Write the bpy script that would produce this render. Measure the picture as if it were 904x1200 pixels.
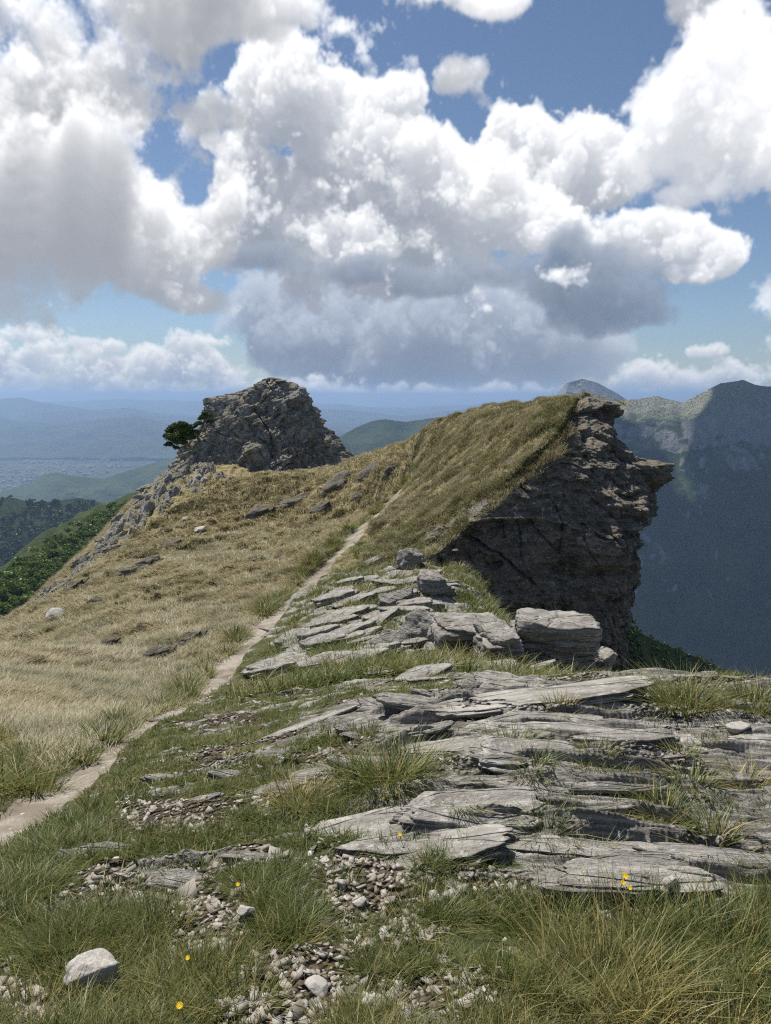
# A grassy schist ridge with a footpath, a rocky knoll, an overhanging crag and mountains behind.
import bpy, bmesh, math, random
import numpy as np
from concurrent.futures import ThreadPoolExecutor
from mathutils import Vector, Matrix

for o in list(bpy.data.objects):
    bpy.data.objects.remove(o)
scene = bpy.context.scene
COL = scene.collection

# ------------------------------------------------------------------ camera (the eye is the origin; the ground is 1.6 m below it)
cam_d = bpy.data.cameras.new("camera")
cam = bpy.data.objects.new("camera", cam_d)
COL.objects.link(cam)
cam_d.sensor_fit = 'VERTICAL'
cam_d.sensor_height = 24.0
cam_d.lens = 24.0 * 870.0 / 1200.0
cam_d.clip_start = 0.05
cam_d.clip_end = 200000.0
cam.location = (0, 0, 0)
cam.rotation_euler = (math.radians(90 - 8.8), 0, 0)
scene.camera = cam

# ------------------------------------------------------------------ daylight
SUN_EL, SUN_AZ = 57.0, -34.0      # degrees; azimuth is measured from the view direction, negative to the left
SUN_STRENGTH, SKY_STRENGTH, EXPOSURE = 5.0, 0.070, 0.26
sun_d = bpy.data.lights.new("sun", 'SUN')
sun = bpy.data.objects.new("sun", sun_d)
COL.objects.link(sun)
sun_d.energy = SUN_STRENGTH
sun_d.angle = math.radians(0.6)
sun_d.color = (1.0, 0.95, 0.87)
_e, _a = math.radians(SUN_EL), math.radians(SUN_AZ)
sdir = Vector((math.sin(_a) * math.cos(_e), math.cos(_a) * math.cos(_e), math.sin(_e)))
sun.rotation_euler = sdir.to_track_quat('Z', 'Y').to_euler()
scene.view_settings.view_transform = 'Standard'
scene.view_settings.look = 'None'
scene.view_settings.gamma = 1.0
scene.view_settings.use_curve_mapping = False
scene.view_settings.exposure = EXPOSURE
scene.render.engine = 'CYCLES'
scene.cycles.max_bounces = 6
scene.cycles.diffuse_bounces = 3
scene.cycles.glossy_bounces = 1
scene.cycles.transmission_bounces = 3
scene.cycles.volume_bounces = 0
scene.cycles.transparent_max_bounces = 4
scene.cycles.use_denoising = False
scene.cycles.filter_width = 1.2
scene.cycles.caustics_reflective = False
scene.cycles.caustics_refractive = False

# ------------------------------------------------------------------ projection helpers
PITCH = math.radians(8.8)
FPX = 870.0                      # focal length in photo pixels (904 x 1200)
SP, CP = math.sin(PITCH), math.cos(PITCH)


def ray(px, py):
    """Direction of the line of sight through a photo pixel, scaled so that y = 1."""
    u = (np.asarray(px, float) - 452.0) / FPX
    v = -(np.asarray(py, float) - 600.0) / FPX
    den = CP + v * SP
    return u / den, (-SP + v * CP) / den


def at(px, py, y):
    """World point seen through a photo pixel at ground distance y (the eye is the origin)."""
    a, b = ray(px, py)
    return np.array([a * y, y, b * y])


def azel(px, py):
    a, b = ray(px, py)
    return np.degrees(np.arctan2(a, 1.0)), np.degrees(np.arctan(b / np.sqrt(1 + a * a)))


# ------------------------------------------------------------------ clouds: a small volume renderer for the sky map
AZ0, AZ1, EL0, EL1 = -42.0, 42.0, -2.0, 34.0
SW, SH = 1008, 432               # sky map size, 12 texels per degree
ZR = 5.0                         # depth of one slice of the cloud volume, in texels


def _interp_matrix(n_out, n_in):
    """Cubic B-spline weights from a lattice of N_IN nodes to N_OUT samples."""
    t = np.linspace(1, n_in - 2.0001, n_out)
    i = np.floor(t).astype(int)
    f = (t - i).astype(np.float32)
    m = np.zeros((n_out, n_in), np.float32)
    r = np.arange(n_out)
    m[r, i - 1] = (1 - f) ** 3 / 6
    m[r, i] = (3 * f ** 3 - 6 * f ** 2 + 4) / 6
    m[r, i + 1] = (-3 * f ** 3 + 3 * f ** 2 + 3 * f + 1) / 6
    m[r, np.minimum(i + 2, n_in - 1)] += f ** 3 / 6
    return m


def _lattice(rng, shape, cell):
    """3D noise on a grid of SHAPE with lattice spacing CELL (in texels; a slice is ZR texels deep)."""
    z, h, w = shape
    n = [max(5, int(z * ZR / cell) + 3), max(5, int(h / cell) + 3), max(5, int(w / cell) + 3)]
    g = (rng.random(n, dtype=np.float32) * 2 - 1) * 1.9
    g = g @ _interp_matrix(w, n[2]).T
    g = _interp_matrix(h, n[1]) @ g
    return (_interp_matrix(z, n[0]) @ g.reshape(n[0], h * w)).reshape(z, h, w)


def cloud_layer(seed, blobs, zn, amp, cell, octaves, gain, sharp, dens, billow, k_sun, amb, tint_lo, tint_hi, light, cut=0.0):
    """Returns premultiplied RGB and alpha (SH x SW) of one bank of clouds."""
    rng = np.random.default_rng(seed)
    shape = (zn, SH, SW)
    field = np.full(shape, -1.0, np.float32)
    holes = [b for b in blobs if b[5] < 0]
    blobs = [b for b in blobs if b[5] > 0]
    azg = np.linspace(AZ0, AZ1, SW, dtype=np.float32)
    elg = np.linspace(EL0, EL1, SH, dtype=np.float32)
    for (px, py, rx, ry, zc, wgt) in blobs:
        a, e = azel(px, py)
        ra = abs(azel(px + rx, py)[0] - azel(px - rx, py)[0]) / 2
        re = abs(azel(px, py + ry)[1] - azel(px, py - ry)[1]) / 2
        ix0, ix1 = np.searchsorted(azg, [a - 2.1 * ra, a + 2.1 * ra])
        iy0, iy1 = np.searchsorted(elg, [e - 2.1 * re, e + 2.1 * re])
        if ix1 <= ix0 or iy1 <= iy0:
            continue
        rz = max(0.16, 0.55 * min(ra, re) * 12 / ZR / zn)            # depth radius as a share of the layer
        zz = (np.arange(zn, dtype=np.float32) / zn - zc)[:, None, None] / rz
        xx = ((azg[ix0:ix1] - a) / ra)[None, None, :]
        yy = ((elg[iy0:iy1] - e) / re)[None, :, None]
        d = wgt * (1.0 - np.sqrt(xx * xx + yy * yy + zz * zz))
        sub = field[:, iy0:iy1, ix0:ix1]
        mx = np.maximum(sub, d)
        k = 0.25
        hh = np.clip(0.5 + 0.5 * (d - sub) / k, 0, 1)
        field[:, iy0:iy1, ix0:ix1] = np.maximum(mx, sub * (1 - hh) + d * hh + k * hh * (1 - hh))
    for (px, py, rx, ry, zc, wgt) in holes:                          # gaps where the blue shows through
        a, e = azel(px, py)
        ra = abs(azel(px + rx, py)[0] - azel(px - rx, py)[0]) / 2
        re = abs(azel(px, py + ry)[1] - azel(px, py - ry)[1]) / 2
        field += np.float32(wgt) * np.exp(-((elg[:, None] - e) / re) ** 2 - ((azg[None] - a) / ra) ** 2)[None]
    a_, c_ = amp, cell
    for o in range(octaves):
        n = _lattice(rng, shape, c_)
        if billow > 0:
            b = np.abs(n)
            b *= 2.4 * billow * a_
            n *= (1 - billow) * a_
            n += b
            field -= 0.80 * billow * a_
        else:
            n *= a_
        field += n
        a_ *= gain
        c_ *= 0.5
    d = np.clip((field - cut) * sharp, 0, 1)
    del field
    # sunlight: march towards the light on a half-size grid
    s = d[:, ::2, ::2]
    tau = np.zeros_like(s)
    lz, ly, lx = light
    steps = [1, 2, 3.5, 5.5, 8, 11, 15, 20, 27, 36, 48]
    prev = 0
    for st in steps:
        dz, dy, dx = int(round(lz * st * 2 / ZR)), int(round(ly * st)), int(round(lx * st))
        w_ = st - prev
        prev = st
        z0, z1 = max(0, -dz), min(s.shape[0], s.shape[0] - dz)
        y0, y1 = max(0, -dy), min(s.shape[1], s.shape[1] - dy)
        x0, x1 = max(0, -dx), min(s.shape[2], s.shape[2] - dx)
        tau[z0:z1, y0:y1, x0:x1] += w_ * s[z0 + dz:z1 + dz, y0 + dy:y1 + dy, x0 + dx:x1 + dx]
    t = tau * k_sun
    lit = 0.45 * np.exp(-t) + 0.33 * np.exp(-0.28 * t) + 0.22 * np.exp(-0.06 * t)
    lit = np.repeat(lit, 2, 1)[:, :SH]
    lit[:, 1:-1] = (lit[:, :-2] + 2 * lit[:, 1:-1] + lit[:, 2:]) / 4
    lit = np.repeat(lit, 2, 2)[:, :, :SW]
    lit[:, :, 1:-1] = (lit[:, :, :-2] + 2 * lit[:, :, 1:-1] + lit[:, :, 2:]) / 4
    T = np.ones((SH, SW), np.float32)
    L = np.zeros((SH, SW), np.float32)
    for z in range(zn):
        al = 1 - np.exp(-d[z] * dens)
        L += T * al * lit[z]
        T *= 1 - al
    A = 1 - T
    Ln = L / np.maximum(A, 1e-4)
    Ln = amb + (1 - amb) * Ln * 1.22
    lo, hi = np.array(tint_lo, np.float32), np.array(tint_hi, np.float32)
    q = np.clip(Ln, 0, 1)[..., None]
    rgb = lo + (hi - lo) * q
    return rgb * A[..., None], A


def bake_clouds():
    rgb = np.zeros((SH, SW, 3), np.float32)
    alp = np.zeros((SH, SW), np.float32)

    def over(layer):
        nonlocal rgb, alp
        c, a = layer
        rgb = c + rgb * (1 - a[..., None])
        alp = a + alp * (1 - a)

    r = np.random.default_rng(5)

    def bank(x0, x1, yb, tops, n, rmin, rmax):
        """Little heaped puffs along the horizon: TOPS(x) is the pixel height of the heap."""
        out = []
        for i in range(n):
            x = r.uniform(x0, x1)
            yt = tops(x)
            f = r.random() ** 1.3
            y = yt + rmax * 0.6 + (yb - yt - rmax * 0.6) * f
            rr = r.uniform(rmin, rmax)
            out.append((x, y, rr * 1.25, rr * 0.85, 0.25 + 0.6 * (1 - f) * r.uniform(0.6, 1.1), 1.0))
        return out

    # far banks along the horizon
    far = bank(-330, 300, 480, lambda x: 392 + 14 * math.sin(x * 0.03) + 10 * math.sin(x * 0.071 + 1), 130, 12, 30)
    far += bank(340, 640, 480, lambda x: 440 + 8 * math.sin(x * 0.05), 50, 8, 18)
    far += bank(735, 1250, 480, lambda x: 424 + 10 * math.sin(x * 0.045 + 2) , 90, 12, 28)
    far += [(830, 412, 34, 11, 0.3, 1), (850, 425, 26, 9, 0.3, 1), (770, 440, 40, 16, .5, 1), (240, 400, 46, 10, 0.6, 1), (40, 392, 60, 14, .6, 1), (100, 405, 60, 14, .5, 1)]
    # the grey underside behind the great heap
    base = [
        (430, 385, 150, 70, .55, 1.2), (340, 375, 62, 50, .5, 1.1), (320, 395, 40, 46, .5, 1), (520, 400, 110, 64, .55, 1.2), (600, 410, 100, 58, .6, 1.1), (690, 425, 66, 34, .6, 1),
        (390, 345, 110, 46, .5, 1.1), (500, 345, 120, 46, .5, 1.1), (590, 355, 80, 46, .55, 1.1), (640, 400, 80, 44, .6, 1), (705, 412, 52, 28, .6, 1),
        (430, 432, 110, 26, .45, 1.1), (500, 440, 80, 20, .45, 1), (560, 436, 70, 20, .5, 1), (350, 425, 60, 22, .45, 1), (640, 440, 60, 18, .6, 1), (330, 350, 40, 26, .5, 1),
    ]
    low = bank(345, 640, 474, lambda x: 449 + 5 * math.sin(x * 0.05), 60, 6, 13)
    # the great heap in the middle
    big = [
        (216, 200, 34, 32, .5, -.8), (556, 140, 16, 30, .5, -.9),
        (420, 255, 185, 88, .62, 1.2), (345, 125, 72, 78, .55, 1), (415, 155, 84, 66, .55, 1), (300, 225, 82, 80, .5, 1.1),
        (500, 195, 85, 78, .5, 1.1), (570, 245, 110, 62, .42, 1.1), (640, 262, 66, 44, .38, 1), (270, 275, 78, 50, .45, 1), (200, 285, 50, 26, .45, 1),
        (468, 118, 42, 40, .6, 1), (328, 85, 44, 44, .6, 1), (390, 108, 60, 46, .6, 1), (540, 212, 54, 44, .45, 1), (440, 290, 140, 52, .4, 1.1), (345, 255, 90, 70, .5, 1.1),
        (655, 185, 98, 62, .8, 1.1), (608, 155, 48, 36, .8, 1), (690, 160, 56, 42, .8, 1), (722, 205, 42, 48, .78, 1), (660, 225, 80, 44, .8, 1.1), (615, 205, 50, 46, .75, 1),
        (795, 288, 74, 32, .6, 1), (735, 282, 62, 40, .62, 1), (848, 290, 32, 24, .6, 1), (765, 262, 48, 28, .65, 1), (805, 268, 42, 24, .65, 1), (690, 285, 50, 36, .6, 1),
        (800, 318, 34, 14, .6, .9),
    ]
    # dark flat undersides that hang in front of it
    dark = [
        (575, 322, 105, 22, .5, 1.1), (530, 334, 60, 14, .5, 1), (630, 312, 60, 20, .5, 1), (665, 290, 34, 34, .55, 1),
        (700, 345, 92, 40, .5, 1.1), (690, 372, 66, 24, .45, 1), (745, 345, 54, 36, .5, 1), (650, 335, 60, 32, .5, 1), (720, 318, 60, 34, .55, 1), (775, 318, 36, 18, .55, .9), (765, 370, 30, 18, .5, .8),
        (300, 300, 70, 18, .5, .8), (400, 315, 80, 16, .5, .8),
    ]
    # nearer, softer cloud: the grey mass at the upper left, the pieces at the right edge
    near = [
        (210, 192, 50, 26, .5, -.75), (225, 232, 24, 26, .5, -.5), (300, 62, 44, 24, .5, -.7), (500, 40, 60, 30, .5, -.6),
        (60, 150, 190, 165, .5, 1.2), (-90, 180, 240, 170, .5, 1.2), (30, 240, 160, 62, .4, 1.1), (170, 85, 120, 90, .6, 1), (150, 20, 190, 60, .5, 1.1),
        (250, 40, 90, 38, .6, .9), (130, 215, 110, 75, .5, 1), (180, 280, 70, 34, .4, 1), (60, 270, 130, 42, .4, 1.1), (235, 130, 60, 44, .6, .9), (175, 262, 70, 46, .45, 1.1), (215, 285, 50, 26, .45, 1), (10, 20, 120, 60, .5, 1.1), (110, 120, 120, 90, .5, 1.2),
        (190, 340, 42, 13, .4, 1), (235, 355, 50, 13, .4, 1), (165, 335, 26, 9, .4, .9), (330, 10, 110, 30, .5, .9), (450, -8, 100, 20, .5, .75), (560, 6, 30, 12, .6, .7), (527, 92, 30, 26, .5, .75),
        (400, 30, 60, 24, .6, .7), (800, 125, 74, 74, .5, 1.5), (785, 182, 56, 40, .5, 1.4), (840, 60, 60, 56, .5, 1.3), (790, 150, 50, 50, .5, 1), (880, 40, 60, 60, .5, 1.1),
        
        (850, 130, 85, 82, .5, 1.1), (895, 60, 60, 60, .55, 1), (960, 130, 130, 130, .5, 1.1), (830, 190, 70, 42, .45, 1), (800, 155, 45, 45, .5, 1), (880, 205, 90, 40, .4, 1),
        (815, 25, 24, 22, .6, .6), (850, 8, 50, 16, .6, .7), (760, 215, 30, 18, .5, .8), (790, 230, 50, 18, .45, .8), (905, 340, 26, 34, .4, 1), (940, 350, 50, 40, .4, 1), (765, 165, 20, 24, .5, .8),
    ]
    jobs = [
        (11, far, 16, 0.36, 30, 5, 0.78, 6.0, 0.55, 0.75, 0.42, 0.0, (.20, .27, .40), (1.0, 1.0, 1.0), (.1, .9, .1), 0.06),
        (17, base, 16, 0.50, 64, 6, 0.68, 4.0, 0.6, 0.7, 0.16, 0.0, (.105, .145, .225), (.58, .64, .74), (.0, .95, .12), -0.08),
        (19, low, 14, 0.34, 20, 5, 0.7, 3.0, 0.4, 0.7, 0.35, 0.0, (.30, .37, .50), (1.0, 1.0, 1.0), (.1, .9, .1), 0.06),
        (23, big, 26, 0.37, 60, 6, 0.70, 7.0, 0.75, 0.75, 0.22, 0.0, (.15, .185, .255), (1.12, 1.12, 1.12), (.05, .95, -.04), -0.03),
        (29, dark, 12, 0.42, 48, 6, 0.68, 3.4, 0.5, 0.5, 0.30, 0.0, (.085, .115, .175), (.36, .41, .50), (.0, .95, .2), -0.06),
        (43, [b for b in near if b[0] < 700], 16, 0.88, 84, 7, 0.70, 2.4, 0.55, 0.5, 0.27, 0.0, (.21, .225, .255), (1.26, 1.26, 1.26), (.05, .85, .1), -0.02),
        (47, [b for b in near if b[0] > 700], 16, 0.80, 84, 7, 0.70, 2.4, 0.55, 0.5, 0.10, 0.0, (.30, .32, .36), (1.34, 1.34, 1.34), (.05, .85, .1), -0.06),
    ]
    with ThreadPoolExecutor(4) as pool:
        for layer in pool.map(lambda j: cloud_layer(*j), jobs):
            over(layer)
    return rgb, alp

# ------------------------------------------------------------------ sky: Nishita sky with the cloud map over the view, loose noise cloud elsewhere
def build_world():
    w = bpy.data.worlds.new("World")
    scene.world = w
    w.use_nodes = True
    nt = w.node_tree
    nt.nodes.clear()
    N, L = nt.nodes.new, nt.links.new

    def mth(op, a, b=None, clamp=False):
        n = N('ShaderNodeMath')
        n.operation = op
        n.use_clamp = clamp
        for i, v in enumerate((a, b)):
            if v is None:
                continue
            if isinstance(v, (int, float)):
                n.inputs[i].default_value = v
            else:
                L(v, n.inputs[i])
        return n.outputs[0]

    rgb, alp = CLOUD_RGB, CLOUD_A
    img = bpy.data.images.new("cloud_map", SW, SH, alpha=True, float_buffer=True)
    img.colorspace_settings.name = 'Non-Color'
    img.alpha_mode = 'CHANNEL_PACKED'
    buf = np.concatenate([np.clip(rgb * 0.87, 0, 2), np.clip(alp, 0, 1)[..., None]], 2).astype(np.float32)
    img.pixels.foreach_set(buf.ravel())
    img.update()
    img.pack()

    tc = N('ShaderNodeTexCoord')
    sep = N('ShaderNodeSeparateXYZ')
    L(tc.outputs['Generated'], sep.inputs[0])
    x, y, z = sep.outputs
    az = mth('ARCTAN2', x, y)
    el = mth('ARCSINE', z)
    r0, r1, r2, r3 = (math.radians(v) for v in (AZ0, AZ1, EL0, EL1))
    u = mth('DIVIDE', mth('SUBTRACT', az, r0), r1 - r0)
    v = mth('DIVIDE', mth('SUBTRACT', el, r2), r3 - r2)
    comb = N('ShaderNodeCombineXYZ')
    L(u, comb.inputs[0])
    L(v, comb.inputs[1])
    tex = N('ShaderNodeTexImage')
    tex.image = img
    tex.interpolation = 'Cubic'
    tex.extension = 'EXTEND'
    L(comb.outputs[0], tex.inputs[0])

    def edge(t, soft):
        a = mth('DIVIDE', t, soft, True)
        b = mth('DIVIDE', mth('SUBTRACT', 1.0, t), soft, True)
        return mth('MULTIPLY', a, b)
    top = mth('DIVIDE', mth('SUBTRACT', 1.0, v), 0.12, True)
    inside = mth('MULTIPLY', edge(u, 0.06), top)
    # loose cloud for the rest of the sky
    den = mth('ADD', mth('MAXIMUM', z, 0.0), 0.18)
    pc = N('ShaderNodeCombineXYZ')
    L(mth('DIVIDE', x, den), pc.inputs[0])
    L(mth('DIVIDE', y, den), pc.inputs[1])
    nz = N('ShaderNodeTexNoise')
    nz.inputs['Scale'].default_value = 1.1
    nz.inputs['Detail'].default_value = 7
    nz.inputs['Roughness'].default_value = 0.58
    L(pc.outputs[0], nz.inputs['Vector'])
    oth_a = mth('MULTIPLY', mth('SUBTRACT', nz.outputs[0], 0.5), 5.0, True)
    oth_a = mth('MULTIPLY', oth_a, mth('MULTIPLY', mth('MAXIMUM', z, 0.0), 8.0, True))
    oth_l = mth('SUBTRACT', 0.85, mth('MULTIPLY', nz.outputs[0], 0.75))
    oth_w = mth('MULTIPLY', mth('MULTIPLY', oth_a, 0.6), mth('SUBTRACT', 1.0, inside))
    alpha = mth('ADD', mth('MULTIPLY', tex.outputs['Alpha'], inside), oth_w, True)

    sky = N('ShaderNodeTexSky')
    sky.sky_type = 'NISHITA'
    sky.sun_disc = False
    sky.sun_elevation = math.radians(SUN_EL)
    sky.sun_rotation = math.radians(SUN_AZ)
    sky.altitude = 1400
    sky.air_density = 1.0
    sky.dust_density = 0.6
    sky.ozone_density = 2.6

    def vmul(col, fac):
        n = N('ShaderNodeVectorMath')
        n.operation = 'SCALE'
        L(col, n.inputs[0])
        L(fac, n.inputs['Scale'])
        return n.outputs[0]
    bg1 = N('ShaderNodeBackground')
    bg1.inputs['Strength'].default_value = SKY_STRENGTH
    L(vmul(sky.outputs[0], mth('SUBTRACT', 1.0, alpha)), bg1.inputs['Color'])
    bg2 = N('ShaderNodeBackground')
    bg2.inputs['Strength'].default_value = 1.0
    addc = N('ShaderNodeVectorMath')
    addc.operation = 'ADD'
    oc = N('ShaderNodeCombineXYZ')
    lw = mth('MULTIPLY', oth_w, oth_l)
    for i in range(3):
        L(lw, oc.inputs[i])
    L(vmul(tex.outputs['Color'], inside), addc.inputs[0])
    L(oc.outputs[0], addc.inputs[1])
    L(addc.outputs[0], bg2.inputs['Color'])
    ad = N('ShaderNodeAddShader')
    L(bg1.outputs[0], ad.inputs[0])
    L(bg2.outputs[0], ad.inputs[1])
    out = N('ShaderNodeOutputWorld')
    L(ad.outputs[0], out.inputs['Surface'])
    w.cycles.sampling_method = 'MANUAL'
    w.cycles.sample_map_resolution = 512


CLOUD_RGB, CLOUD_A = bake_clouds()
build_world()

# ------------------------------------------------------------------ noise
def _h(ix, iy, iz, seed):
    h = (ix.astype(np.uint32) * np.uint32(374761393) + iy.astype(np.uint32) * np.uint32(668265263)
         + iz.astype(np.uint32) * np.uint32(2147483647 & 0x9E3779B1) + np.uint32((seed * 974634777 + 12345) & 0xFFFFFFFF))
    h ^= h >> np.uint32(13)
    h *= np.uint32(1274126177)
    h ^= h >> np.uint32(16)
    h *= np.uint32(0x85EBCA6B)
    h ^= h >> np.uint32(13)
    return h


def hash01(ix, iy=0, iz=0, seed=0):
    ix, iy, iz = np.broadcast_arrays(np.asarray(ix).astype(np.int64), np.asarray(iy).astype(np.int64), np.asarray(iz).astype(np.int64))
    with np.errstate(over='ignore'):
        return _h(ix, iy, iz, seed).astype(np.float32) / np.float32(4294967295.0)


def noise2(x, y, seed=0):
    """2D gradient noise, about -1 .. 1."""
    x = np.asarray(x, np.float64)
    y = np.asarray(y, np.float64)
    xi, yi = np.floor(x).astype(np.int64), np.floor(y).astype(np.int64)
    fx, fy = (x - xi).astype(np.float32), (y - yi).astype(np.float32)
    u = fx * fx * fx * (fx * (fx * 6 - 15) + 10)
    v = fy * fy * fy * (fy * (fy * 6 - 15) + 10)
    zero = np.zeros_like(xi)

    def g(dx, dy):
        with np.errstate(over='ignore'):
            a = _h(xi + dx, yi + dy, zero, seed).astype(np.float32) * np.float32(2 * math.pi / 4294967295.0)
        return np.cos(a) * (fx - dx) + np.sin(a) * (fy - dy)
    a = g(0, 0)
    b = g(1, 0)
    c = g(0, 1)
    d = g(1, 1)
    return ((a + (b - a) * u) * (1 - v) + (c + (d - c) * u) * v) * 1.5


def fbm2(x, y, octs=4, seed=0, gain=0.5, lac=2.03):
    r, a, f, t = 0, 1.0, 1.0, 0.0
    for o in range(octs):
        r = r + a * noise2(x * f + 17.3 * o, y * f - 9.1 * o, seed + o)
        t += a
        a *= gain
        f *= lac
    return r / t * 1.3


def ridged2(x, y, octs=5, seed=0, gain=0.5, lac=2.07):
    r, a, f, t = 0, 1.0, 1.0, 0.0
    for o in range(octs):
        n = 1 - np.abs(noise2(x * f + 11.7 * o, y * f + 5.3 * o, seed + o)) * 1.5
        r = r + a * n
        t += a
        a *= gain
        f *= lac
    return r / t


def noise3(x, y, z, seed=0):
    """3D value noise, -1 .. 1."""
    xi, yi, zi = (np.floor(v).astype(np.int64) for v in (x, y, z))
    fx, fy, fz = ((v - i).astype(np.float32) for v, i in ((x, xi), (y, yi), (z, zi)))
    u, v, w = (f * f * (3 - 2 * f) for f in (fx, fy, fz))

    def g(a, b, c):
        with np.errstate(over='ignore'):
            return _h(xi + a, yi + b, zi + c, seed).astype(np.float32) * np.float32(2 / 4294967295.0) - 1

    def lx(b, c):
        p = g(0, b, c)
        return p + (g(1, b, c) - p) * u
    p, q = lx(0, 0), lx(0, 1)
    p = p + (lx(1, 0) - p) * v
    q = q + (lx(1, 1) - q) * v
    return p + (q - p) * w


def fbm3(x, y, z, octs=4, seed=0, gain=0.5):
    r, a, f, t = 0, 1.0, 1.0, 0.0
    for o in range(octs):
        r = r + a * noise3(x * f + 3.1 * o, y * f + 7.7 * o, z * f + 1.9 * o, seed + o)
        t += a
        a *= gain
        f *= 2.03
    return r / t * 1.3


def smooth(a, b, t):
    t = np.clip((t - a) / (b - a), 0, 1)
    return t * t * (3 - 2 * t)


# ------------------------------------------------------------------ mesh helpers
def raw_mesh(name, verts, faces, mats, attrs=None, smooth_shade=True, quads=True):
    """Mesh from arrays. FACES is an (n, 4) or (n, 3) array, or a pair of both."""
    me = bpy.data.meshes.new(name)
    verts = np.ascontiguousarray(verts, np.float32)
    fl = faces if isinstance(faces, (list, tuple)) else [faces]
    fl = [np.asarray(f, np.int32) for f in fl if len(f)]
    loops = np.concatenate([f.ravel() for f in fl])
    sizes = np.concatenate([np.full(len(f), f.shape[1], np.int32) for f in fl])
    starts = np.concatenate([[0], np.cumsum(sizes)[:-1]]).astype(np.int32)
    me.vertices.add(len(verts))
    me.vertices.foreach_set('co', verts.ravel())
    me.loops.add(len(loops))
    me.loops.foreach_set('vertex_index', loops)
    me.polygons.add(len(sizes))
    me.polygons.foreach_set('loop_start', starts)
    try:
        me.polygons.foreach_set('loop_total', sizes)
    except Exception:
        pass
    if smooth_shade:
        me.polygons.foreach_set('use_smooth', np.ones(len(sizes), bool))
    for k, v in (attrs or {}).items():
        v = np.asarray(v, np.float32)
        if v.ndim == 1:
            at_ = me.attributes.new(k, 'FLOAT', 'POINT')
            at_.data.foreach_set('value', v)
        else:
            at_ = me.attributes.new(k, 'FLOAT_COLOR', 'POINT')
            if v.shape[1] == 3:
                v = np.concatenate([v, np.ones((len(v), 1), np.float32)], 1)
            at_.data.foreach_set('color', np.ascontiguousarray(v).ravel())
    for m in (mats if isinstance(mats, (list, tuple)) else [mats]):
        me.materials.append(m)
    me.update(calc_edges=True)
    return me


def link(name, me, parent=None, loc=None):
    o = bpy.data.objects.new(name, me)
    COL.objects.link(o)
    if parent is not None:
        o.parent = parent
    if loc is not None:
        o.location = loc
    return o


def tag(o, label=None, cat=None, group=None, kind=None):
    if label:
        o['label'] = label
    if cat:
        o['category'] = cat
    if group:
        o['group'] = group
    if kind:
        o['kind'] = kind
    return o


def grid_faces(nu, nv, wrap_v=False, flip=False):
    """Quads for a grid of NU x NV points stored as i * nv + j."""
    i, j = np.meshgrid(np.arange(nu - 1), np.arange(nv if wrap_v else nv - 1), indexing='ij')
    j2 = (j + 1) % nv
    f = np.stack([i * nv + j, i * nv + j2, (i + 1) * nv + j2, (i + 1) * nv + j], -1).reshape(-1, 4)
    return f[:, ::-1] if flip else f


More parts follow.
